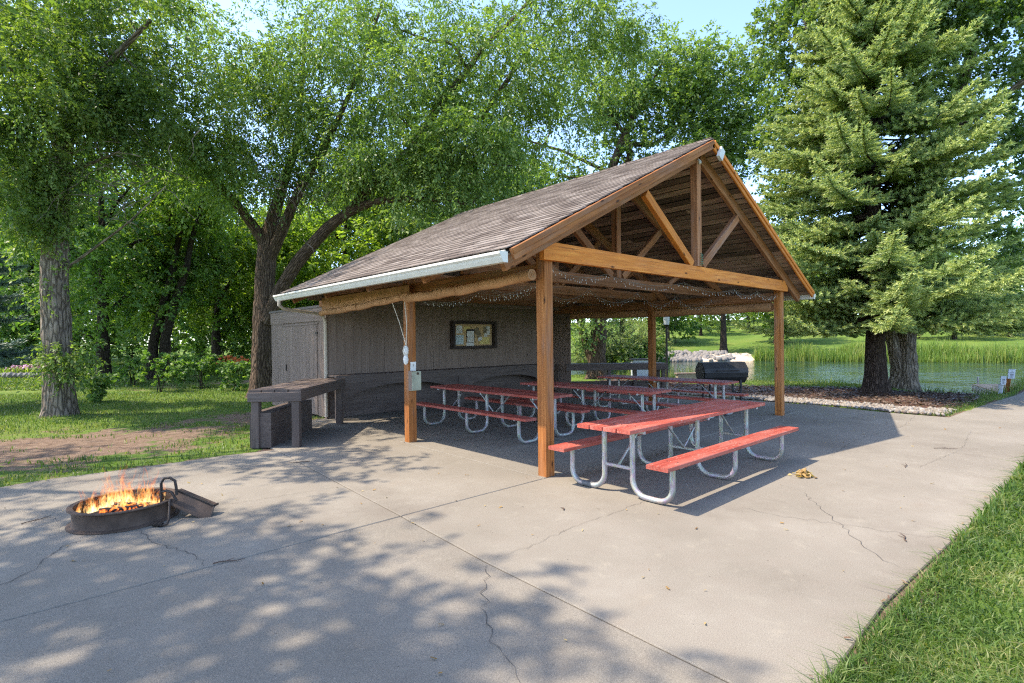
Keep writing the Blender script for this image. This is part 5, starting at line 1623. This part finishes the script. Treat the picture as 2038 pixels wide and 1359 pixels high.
# --- nearer trees at the left of the frame that shade the patio
def mk_near(name, label, bx, by, limbs, cen, per, rc, size, leafm):
    bz = zt(bx, by)
    paths = [[(bx, by, bz - .1, .34), (bx + .05, by, 2, .29), (bx + .15, by - .05, 4, .24), (bx + .2, by, 7, .16), (bx + .2, by, 11, .07)]] + limbs
    return tree(name, label, (bx, by, bz), paths, cen, per, rc, size, leafm, M['bark_elm'], None, 18, .12, .5, droop=.4, elong=.45)
c1 = np.vstack([ell_pts(np.array([-11.3, 2.3, 9.6]), np.diag([3.8, 3.7, 1.8]), 250), ell_pts(np.array([-8.6, 3.2, 7.6]), np.diag([1.6, 2.4, 1.2]), 20), ell_pts(np.array([-5.6, 6.1, 8.0]), np.diag([1.1, 1.3, .8]), 9)])
mk_near("shade_tree", "broad leafy tree just beyond the left edge shading the fire ring", -11.6, 2.6, [[(-11.5, 2.6, 3.5, .16), (-9.6, 3.0, 6, .09), (-7.8, 3.4, 7.6, .03)], [(-11.5, 2.6, 4, .15), (-11.8, .6, 7, .08), (-12, -.8, 9, .03)]], c1, 170, .72, .16, M['leaf_elm'])
c2 = np.vstack([ell_pts(np.array([-9.4, 8.6, 8.6]), np.diag([2.6, 2.4, 2.0]), 34), pblob(30, 110, 10.6, 90, 110, 1.0, 12), pblob(180, -60, 10.5, 220, 110, 1.6, 12)])
mk_near("shade_tree", "leafy tree whose boughs fill the top left corner", -9.0, 8.6, [[(-8.9, 8.6, 3, .17), (-7.6, 8.0, 5.5, .10), (-6.2, 7.6, 7, .05), (-4.9, 7.2, 7.6, .02)], [(-8.9, 8.6, 4, .15), (-8.5, 7, 7, .08), (-8, 6, 9, .03)]], c2, 300, .48, .10, M['leaf_elm'])

# --- background trees: four prototypes, copied
def proto(name, label, loc, H, Rw, n, per, rc, size, leafm, barkm, lean=0, low=.22, group="trees behind the shelter", fork=True):
    bz = zt(loc[0], loc[1]); b = np.array([loc[0], loc[1], bz])
    ph = random.uniform(0, 6)
    top = b + np.array([lean, lean * .3, H * .92])
    r0 = .028 * H * .9
    paths = [[(*(b - UP * .1), r0), (*(b + (top - b) * .2), r0 * .8), (*(b + (top - b) * .5 + r3 * .1), r0 * .55), (*(b + (top - b) * .75), r0 * .33), (*top, r0 * .1)]]
    for k in range(7):
        z = random.uniform(.22, .62); a = ph + k * 2.4; p0 = b + (top - b) * z; L = Rw * random.uniform(.55, .9)
        e = p0 + np.array([math.cos(a) * L, math.sin(a) * L, L * random.uniform(.5, 1.0)])
        paths.append([(*p0, r0 * .42), (*(p0 * .5 + e * .5 + UP * .1 * L), r0 * .25), (*e, r0 * .08)])
    c0_ = b + np.array([lean * .6, lean * .2, H * (low + 1) / 2 * 1.0])
    cen = ell_pts(c0_, np.diag([Rw, Rw, H * (1 - low) / 2]), n, 2.2)
    # irregular outline: a few lobes pushed out
    for k in range(5):
        a = random.uniform(0, 6.28); q = c0_ + np.array([math.cos(a) * Rw * .75, math.sin(a) * Rw * .75, random.uniform(-.3, .4) * H * .6])
        cen = np.vstack([cen, ell_pts(q, np.eye(3) * Rw * .42, n // 9)])
    return tree(name, label, tuple(b), paths, cen, per, rc, size, leafm, barkm, group, 10, .08, .4, twig_r=.03, droop=.35, elong=.5)

PT = {}
def bgtree(kind, px, d, scale, rz, label, sz=None):
    p = P(px, 679, d); x, y = p[0], p[1]; z = zt(x, y)
    if kind not in PT:
        H, Rw, n, per, rc, size, lm, bm, low, nm = PROTO[kind]
        t = proto(nm, label, (x, y), H, Rw, n, per, rc, size, M[lm], M[bm], 0, low)
        PT[kind] = t; t.scale = (scale, scale, scale * (sz or 1)); return t
    t = copy_tree(PT[kind], None, KM[0])
    t.location = (x, y, z - .05); t.rotation_euler = (0, 0, rz); t.scale = (scale, scale, scale * (sz or 1)); t["label"] = label
    return t
PROTO = {
    'maple': (13, 4.4, 95, 165, 1.0, .26, 'leaf_yel', 'bark_dark', .16, 'maple_tree'),
    'oak': (15, 4.8, 125, 150, 1.05, .26, 'leaf_dark', 'bark_dark', .12, 'oak_tree'),
    'ash': (14, 3.8, 85, 150, .95, .25, 'leaf_elm', 'bark_elm', .30, 'ash_tree'),
    'cot': (17, 5.0, 140, 105, 1.0, .27, 'leaf_cot', 'bark_dark', .28, 'cottonwood_tree'),
    'olive': (7, 3.0, 110, 110, .7, .17, 'leaf_olive', 'bark_dark', .02, 'willow_tree'),
}
KM = [{}]
def refresh():
    km = {}
    for c in COL.objects:
        if c.parent is not None: km.setdefault(c.parent.name, []).append(c)
    KM[0] = km
firsts = [('oak', 205, 24, .80, 0, "dark dense tree close behind the pale trunk"), ('maple', 430, 31, .92, 0, "sunlit yellow green tree between the pale trunk and the elm"),
          ('ash', 330, 27, .78, 0, "slender tree left of the garden bed of lilies"), ('cot', 1010, 34, .85, 0, "tall loose tree behind the middle of the roof ridge"),
          ('olive', 1235, 45, .85, 0, "pale olive willow across the water beside the lamp post")]
for a in firsts: bgtree(*a)
refresh()
more = [
    ('oak', 60, 34, 1.0, 2.0, "dark tree behind the bird table"),
    ('maple', 530, 40, .9, 3.0, "bright tree behind the elm trunk"),
    ('maple', 690, 34, 1.0, 4.0, "bright tree seen under the long elm limb"),
    ('cot', 780, 38, .95, 2.2, "tall tree behind the left slope of the roof"), ('oak', 880, 44, .95, 1.9, "dark tree behind the upper roof slope"),
    ('maple', 150, 46, 1.1, .6, "bright tree deep in the garden behind the pale trunk"), ('oak', 400, 50, 1.1, 5.2, "distant dark tree closing the garden view"),
    ('maple', 560, 52, 1.1, 2.9, "distant bright tree right of the garden view"), ('oak', -20, 50, 1.1, 4.4, "distant dark tree at the left end of the garden"),
    ('ash', 1120, 46, .80, .9, "slim tree behind the roof left of the sky gap"),
    ('cot', 1440, 52, .80, 3.3, "tall tree across the water right of the roof peak"), ('maple', 1545, 58, .85, 4.0, "bright tree between the roof peak and the spruce"),
    ('oak', 1300, 66, .66, 1.0, "dark tree on the far bank behind the lamp post"), ('maple', 1395, 72, .62, 2.1, "tree with a bare trunk on the far sunny lawn"),
    ('oak', 1345, 84, .8, 3.1, "dark tree shading the top of the far lawn"), ('maple', 1490, 80, .8, .4, "bright tree at the back of the far lawn"), ('oak', 1580, 86, .9, 5.0, "dark tree behind the far lawn left of the spruce"),
    ('ash', 1180, 56, .8, 3.6, "tree on the far shore behind the willow"), ('oak', 1240, 62, .85, 2.6, "dark tree on the far shore over the pale willow"),
    ('maple', 1700, 74, .85, 1.2, "bright tree across the lake behind the spruce trunk"), ('oak', 1850, 70, .8, .2, "dark tree across the lake right of the old trunk"),
    ('maple', 1960, 66, .85, 2.7, "bright tree across the lake above the dock signs"), ('cot', 2100, 62, .9, 5.1, "tall tree across the lake at the right edge"),
    ('olive', 1900, 54, .95, 2.3, "pale willow over the reeds across the lake at right"), ('olive', 2010, 55, .9, 4.0, "pale willow over the reeds at the right edge"),
    ('olive', 1290, 47, .62, 1.0, "dark green willow at the water right of the lamp post"), ('olive', 1170, 44, .55, 3.0, "small willow at the water by the wall corner"),
]
more += [('cot', 900, 33, 1.05, 4.6, "tall loose tree rising behind the roof middle"),
         ('oak', 1370, 92, .8, 1.7, "dark tree at the top of the far lawn right of the lamp"), ('maple', 1450, 98, .8, 2.2, "bright tree at the top of the far lawn"), ('oak', 1530, 96, .85, .4, "dark tree at the top of the far lawn by the right post"),
         ('ash', 1330, 60, .55, 2.2, "slim tree on the far bank over the riprap"), ('cot', 1620, 92, .8, 4.1, "tall tree behind the spruce on the far bank"), ('oak', 1780, 90, .85, 3.0, "dark tree far behind the old trunk"), ('maple', 1900, 88, .85, 1.0, "bright tree far behind the willow across the lake")]
for a in more: bgtree(*a)

# leaning dark twin trunks at the left garden
for px0, px1, lab in ((300, 352, "dark leaning trunk, left one of the garden pair"), (322, 378, "dark leaning trunk, right one of the garden pair")):
    b = P(px0, 742, 25 + (px0 - 300) * .02); bz = zt(b[0], b[1]); d = 25
    pa = [[(b[0], b[1], bz - .1, .24), PP(px0 + 6, 680, d, .20), PP(px0 + 26, 600, d, .18), PP(px1 - 8, 540, d, .15), PP(px1, 490, d, .12), PP(px1 + 25, 400, d, .07), PP(px1 + 40, 320, d, .03)]]
    cen = cat([pblob(px1 + 30, 400, d, 85, 60, 1.6, 22), pblob(px1, 330, d, 80, 60, 1.8, 18), pblob(px0 - 30, 600, d + 1, 60, 50, 1.0, 12)])
    tree("leaning_tree", lab, (b[0], b[1], bz), pa, cen, 110, .75, .20, M['leaf_yel'], M['bark_dark'], "leaning trees in the garden", 12, .1, .3, droop=.35, elong=.5)

# --- cottonwood right behind the shelter (trunks seen under the roof and above the ridge)
b = P(1187, 752, 23.2); bz = zt(b[0], b[1]); d = 23.2
c_paths = [[(b[0], b[1], bz - .2, .42), PP(1188, 700, d, .33), PP(1194, 640, d, .30), PP(1200, 560, d, .27), PP(1208, 450, d, .24), PP(1216, 340, d, .20), PP(1238, 280, d, .15), PP(1262, 225, d, .11), PP(1300, 160, d, .06), PP(1330, 100, d, .03)],
           [PP(1188, 735, d, .24), PP(1172, 700, d, .19), PP(1160, 665, d, .16), PP(1152, 620, d, .14), PP(1150, 540, d, .11), PP(1160, 420, d, .08), PP(1150, 330, d, .04)],
           [PP(1212, 380, d, .16), PP(1256, 310, d, .13), PP(1246, 270, d, .11), PP(1200, 210, d, .06), PP(1170, 150, d, .03)],
           [PP(1238, 285, d, .12), PP(1300, 290, d, .09), PP(1340, 260, d, .07), PP(1400, 200, d, .05), PP(1440, 150, d, .03)],
           [PP(1208, 450, d, .12), PP(1300, 380, d, .09), PP(1400, 330, d, .07), PP(1480, 290, d, .04)],
           [PP(1216, 345, d, .09), PP(1120, 300, d, .06), PP(1050, 280, d, .04)]]
cen = cat([pblob(1330, 170, d, 95, 85, 2.2, 58), pblob(1420, 190, d, 90, 95, 2, 54), pblob(1500, 210, d, 40, 90, 1.4, 16), pblob(1230, 150, d, 80, 90, 2, 22), pblob(1380, 330, d, 120, 40, 1.8, 22), pblob(1250, 230, d, 90, 70, 2, 24), pblob(1160, 210, d, 80, 80, 2, 14), pblob(1470, 270, d, 70, 80, 1.6, 22), pblob(1350, 300, d, 100, 50, 1.8, 22), pblob(1110, 340, d, 90, 40, 1.6, 14), pblob(1230, 380, d, 110, 40, 1.5, 14), pblob(1160, 640, d - .6, 28, 45, .8, 8), pblob(1500, 150, d, 35, 55, 1, 8)])
tree("cottonwood_tree", "cottonwood with twin trunks seen between wall and mid post, crown above the ridge", (b[0], b[1], bz), c_paths, cen, 230, .56, .14, M['leaf_cot'], M['bark_elm'], None, 20, .14, .5, droop=.3, elong=.6)

# --- old broad trunk behind the spruce
b = P(1800, 772, 17.8); bz = zt(b[0], b[1]); d = 17.8
o_paths = [[(b[0], b[1], bz - .1, .38), PP(1800, 735, d, .34), PP(1801, 690, d, .285), PP(1803, 640, d, .275), PP(1812, 560, d, .27), PP(1840, 430, d, .26), PP(1880, 280, d, .22), PP(1930, 120, d, .15), PP(1960, -60, d, .07)],
           [PP(1790, 738, d, .22), PP(1777, 690, d, .17), PP(1769, 640, d, .17), PP(1764, 580, d, .17), PP(1740, 440, d, .16), PP(1690, 280, d, .12), PP(1640, 140, d, .08), PP(1600, 40, d, .04)],
           [PP(1890, 260, d, .16), PP(1960, 220, d - 1, .12), PP(2040, 160, d - 2, .08)], [PP(1740, 440, d, .1), PP(1660, 400, d, .07), PP(1580, 360, d, .04)]]
cen = cat([pblob(1640, 70, 18.5, 110, 95, 2, 46), pblob(1590, 260, 19, 75, 110, 1.8, 34), pblob(1560, 420, 20, 60, 90, 1.4, 22), pblob(1960, 110, 17, 110, 130, 2, 56), pblob(2010, 330, 17, 70, 100, 1.6, 22), pblob(1800, -20, 18, 150, 70, 2, 36), pblob(1900, -10, 16.5, 120, 80, 1.5, 26), pblob(2000, 500, 19, 60, 80, 1.3, 18), pblob(1560, 20, 19, 50, 40, 1, 9)])
tree("old_cottonwood", "massive old trunk with twin stems right behind the spruce", (b[0], b[1], bz), o_paths, cen, 260, .54, .13, M['leaf_cot'], M['bark_tan'], None, 40, .16, .35, cat="tree", droop=.3, elong=.72)

# --- spruces
def spruce(name, label, loc, H, Rb, z0, mat, trunk_r, nwh=46, per=7, seed=3, size=.075, wid=.013, group=None):
    rg = np.random.default_rng(seed)
    bz = zt(loc[0], loc[1]); b = np.array([loc[0], loc[1], bz])
    t = thing(name, tuple(b), label, "tree", group)
    paths = [[(*(b - UP * .1), trunk_r * 1.05), (*(b + UP * .6), trunk_r), (*(b + UP * 2.4), trunk_r * .85), (*(b + UP * H * .5), trunk_r * .45), (*(b + UP * H), .02)]]
    trunk_mesh(paths, M['bark_spruce'], "trunk", t, 28, .10, .5)
    bows = MB(); P_ = []; D_ = []; T_ = []
    for w in range(nwh):
        u = (w + .5) / nwh; z = z0 + (H - z0) * (u ** 1.06)
        Lb = Rb * (1 - u) ** .95 * (1 if u > .05 else .93) + .25
        for k in range(per):
            a = rg.uniform(0, 2 * math.pi); L = Lb * rg.choice([rg.uniform(.45, .75), rg.uniform(.82, 1.12)], p=[.35, .65])
            zz = z + rg.normal(0, .05)
            out = np.array([math.cos(a), math.sin(a), 0]); side = np.array([-out[1], out[0], 0])
            m = 9; q = np.linspace(0, 1, m)
            drop = (-.05 - .13 * (1 - u)) * L
            zc = drop * np.sin(q * math.pi * .5) * 1.0 + .16 * L * q ** 3 + (.12 * L * q if u > .6 else 0)
            pts = b + UP * zz + np.outer(q * L, out) + np.outer(zc, UP) + np.outer(np.sin(q * 3 + k) * .05 * L, side)
            bows.tube(pts, list(np.linspace(.035 * (1 - u) + .012, .006, m)), 4, False)
            # side twigs making a flat frond
            ns = max(6, int(L / .085))
            for s in range(ns):
                v = .20 + .80 * (s + rg.random() * .6) / ns
                c = np.array([np.interp(v, q, pts[:, i]) for i in range(3)])
                wide = (1 - v) * L * .34
                for sg in ((-1, 1, 0) if rg.random() < .6 else (-1, 1)):
                    tl = (.13 + wide * rg.uniform(.2, 1.0)) * (.6 if sg == 0 else 1)
                    tl = min(tl, .75)
                    dv = unit(out * rg.uniform(.35, .95) + side * (sg * rg.uniform(.55, 1.2) + rg.normal(0, .2)) + UP * (rg.uniform(.25, .7) if sg == 0 else rg.uniform(-.38, .25)))
                    nn = max(2, int(tl / .055))
                    w_ = np.linspace(.12, 1, nn)
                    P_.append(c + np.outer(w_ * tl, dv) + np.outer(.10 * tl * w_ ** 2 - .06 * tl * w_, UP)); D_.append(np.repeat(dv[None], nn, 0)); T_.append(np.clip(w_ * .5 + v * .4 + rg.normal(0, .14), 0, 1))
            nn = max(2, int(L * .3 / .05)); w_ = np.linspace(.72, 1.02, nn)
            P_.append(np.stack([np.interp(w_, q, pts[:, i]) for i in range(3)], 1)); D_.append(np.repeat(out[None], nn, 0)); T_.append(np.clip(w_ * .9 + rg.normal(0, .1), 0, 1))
    bows.build("boughs", M['bark_spruce'], t)
    Pn = np.vstack(P_); Dn = np.vstack(D_); Tn = np.concatenate(T_); n = len(Pn)
    Vs = []; 
    K = 4
    ang0 = rg.uniform(0, 6.28, n)
    u1 = np.cross(Dn, np.array([.21, .13, 1.0])); u1 /= np.linalg.norm(u1, axis=1)[:, None]; v1 = np.cross(Dn, u1)
    for k in range(K):
        an = ang0 + 2 * math.pi * k / K + rg.normal(0, .3, n)
        rd_ = u1 * np.cos(an)[:, None] + v1 * np.sin(an)[:, None]
        tip = Pn + (Dn * .72 + rd_ * .60) * (size * rg.uniform(.7, 1.25, n))[:, None]
        sd = np.cross(Dn, rd_) * (wid * rg.uniform(.8, 1.3, n))[:, None]
        Vs.append(np.stack([Pn - sd - Dn * .01, Pn + sd - Dn * .01, tip], 1))
    V = np.concatenate(Vs, 0).reshape(-1, 3)
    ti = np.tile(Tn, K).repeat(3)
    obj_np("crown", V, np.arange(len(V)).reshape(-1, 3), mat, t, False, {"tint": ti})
    return t
sb = P(1743, 783, 16.0)
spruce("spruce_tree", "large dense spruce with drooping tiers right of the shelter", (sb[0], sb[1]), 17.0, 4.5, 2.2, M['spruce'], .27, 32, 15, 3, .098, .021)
p = P(-105, 700, 14.5)
spruce("spruce_tree", "blue green spruce boughs at the left edge of the lawn", (p[0], p[1]), 13, 2.1, 1.25, M['spruce_blue'], .18, 34, 6, 9, .10, .018)

# --- saplings and shrubs under the trees
def shrub(name, label, px, py, d, rx, ry, n, per, rc, size, lm, cat_, group, stems=4):
    b = P(px, py, d); z = zt(b[0], b[1]); b[2] = z
    t = thing(name, tuple(b), label, cat_, group)
    s = d / FPX; mb = MB()
    cen = ell_pts(b + UP * ry * s * 1.15, np.array([r3 * rx * s, f3 * rx * s * .7, UP * ry * s]), n, 2.0)
    for k in range(stems):
        e = b + UP * ry * s * random.uniform(1.2, 2) + r3 * random.gauss(0, rx * s * .5)
        mb.tube([b + r3 * random.gauss(0, .06), (b + e) / 2 + r3 * random.gauss(0, .04), e], [.02, .014, .006], 5, False)
    mb.build("stem", M['bark_dark'], t)
    leaves(cen, per, rc, size, lm, "foliage", t, droop=.2, elong=.75)
    return t
saps = [(197, 775, 16, 22, 28, "dark leafy sapling beside the pale trunk"), (322, 765, 19, 36, 38, "dark leafy sapling in the middle of the garden lawn"), (265, 745, 22, 30, 34, "small sapling behind the soil patch"),
        (405, 760, 20, 34, 34, "low leafy sapling before the garden bed"), (470, 768, 19, 30, 30, "low sapling next to the elm trunk"), (365, 748, 23, 34, 26, "spreading low shrub in front of the lilies")]
for px, py, d, rx, ry, lab in saps:
    shrub("sapling", lab, px, py, d, rx, ry, 22, 26, .22, .13, M['leaf_dark'], "sapling", "saplings on the garden lawn")
hed = [(20, 700, 33, 90, 60, 'leaf_dark', "dark shrub at the left end of the garden hedge"), (180, 705, 36, 100, 55, 'leaf_elm', "shrub in the garden hedge behind the pale trunk"), (260, 690, 38, 90, 70, 'leaf_dark', "dark shrub in the hedge left of the twin trunks"),
       (350, 690, 34, 90, 75, 'leaf_elm', "shrub in the hedge behind the twin trunks"), (440, 690, 32, 90, 80, 'leaf_dark', "tall dark shrub behind the lily bed"), (500, 690, 34, 60, 95, 'leaf_yel', "bright shrub left of the elm trunk"),
       (590, 680, 34, 80, 90, 'leaf_elm', "shrub right of the elm trunk behind the store room"), (690, 650, 38, 100, 80, 'leaf_dark', "shrub behind the low end of the roof"), (100, 640, 40, 120, 90, 'leaf_dark', "tall dark shrub mass behind the planter")]
for px, py, d, rx, ry, lm, lab in hed:
    shrub("garden_shrub", lab, px, py + 45, d, rx, ry, 90, 60, .55, .20, M[lm], "shrub", "shrubs closing the garden", 6)
banks = [(1345, 676, 62, 55, 30, 'leaf_dark', "dark shrub on the slope above the riprap"), (1430, 668, 76, 60, 26, 'leaf_elm', "shrub on the far lawn behind the barbecue"), (1500, 664, 82, 60, 30, 'leaf_dark', "dark shrub at the back of the far lawn"), (1265, 705, 45, 45, 34, 'leaf_elm', "leafy shrub at the far waterline by the lamp post"), (1215, 715, 44, 50, 26, 'leaf_yel', "low yellow green shrub on the far shore by the mid post"), (1300, 700, 46, 40, 30, 'leaf_dark', "dark shrub at the far shore left of the riprap"), (1830, 690, 56, 60, 34, 'leaf_olive', "olive shrub above the reeds right of the old trunk"),
         (1560, 690, 58, 60, 40, 'leaf_dark', "dark shrub on the far bank behind the right post"), (1660, 672, 66, 70, 40, 'leaf_elm', "shrub on the far lawn left of the spruce trunk"), (1980, 690, 57, 70, 40, 'leaf_elm', "shrub above the reeds at the right edge")]
for px, py, d, rx, ry, lm, lab in banks:
    shrub("bank_shrub", lab, px, py, d, rx, ry, 60, 60, .5, .22, M[lm], "shrub", "shrubs on the far bank", 5)

# distant wood that closes the view all round
n = 620
cen = []
for k in range(n):
    px = random.uniform(-700, 2700); d = random.uniform(95, 125)
    p = P(px, 679, d); z = zt(p[0], p[1])
    cen.append((p[0], p[1], z + 13 * random.random() ** 1.4))
for k in range(40):
    px = random.uniform(-800, 700); d = random.uniform(70, 84); p = P(px, 679, d); cen.append((p[0], p[1], zt(p[0], p[1]) + random.uniform(.3, 8)))
w = leaves(np.array(cen), 130, 4.0, .75, M['leaf_dark'], "distant_woods", None, elong=.6)
tag(w, "dark continuous wood closing the view beyond the garden and lake", "woods", kind="stuff")
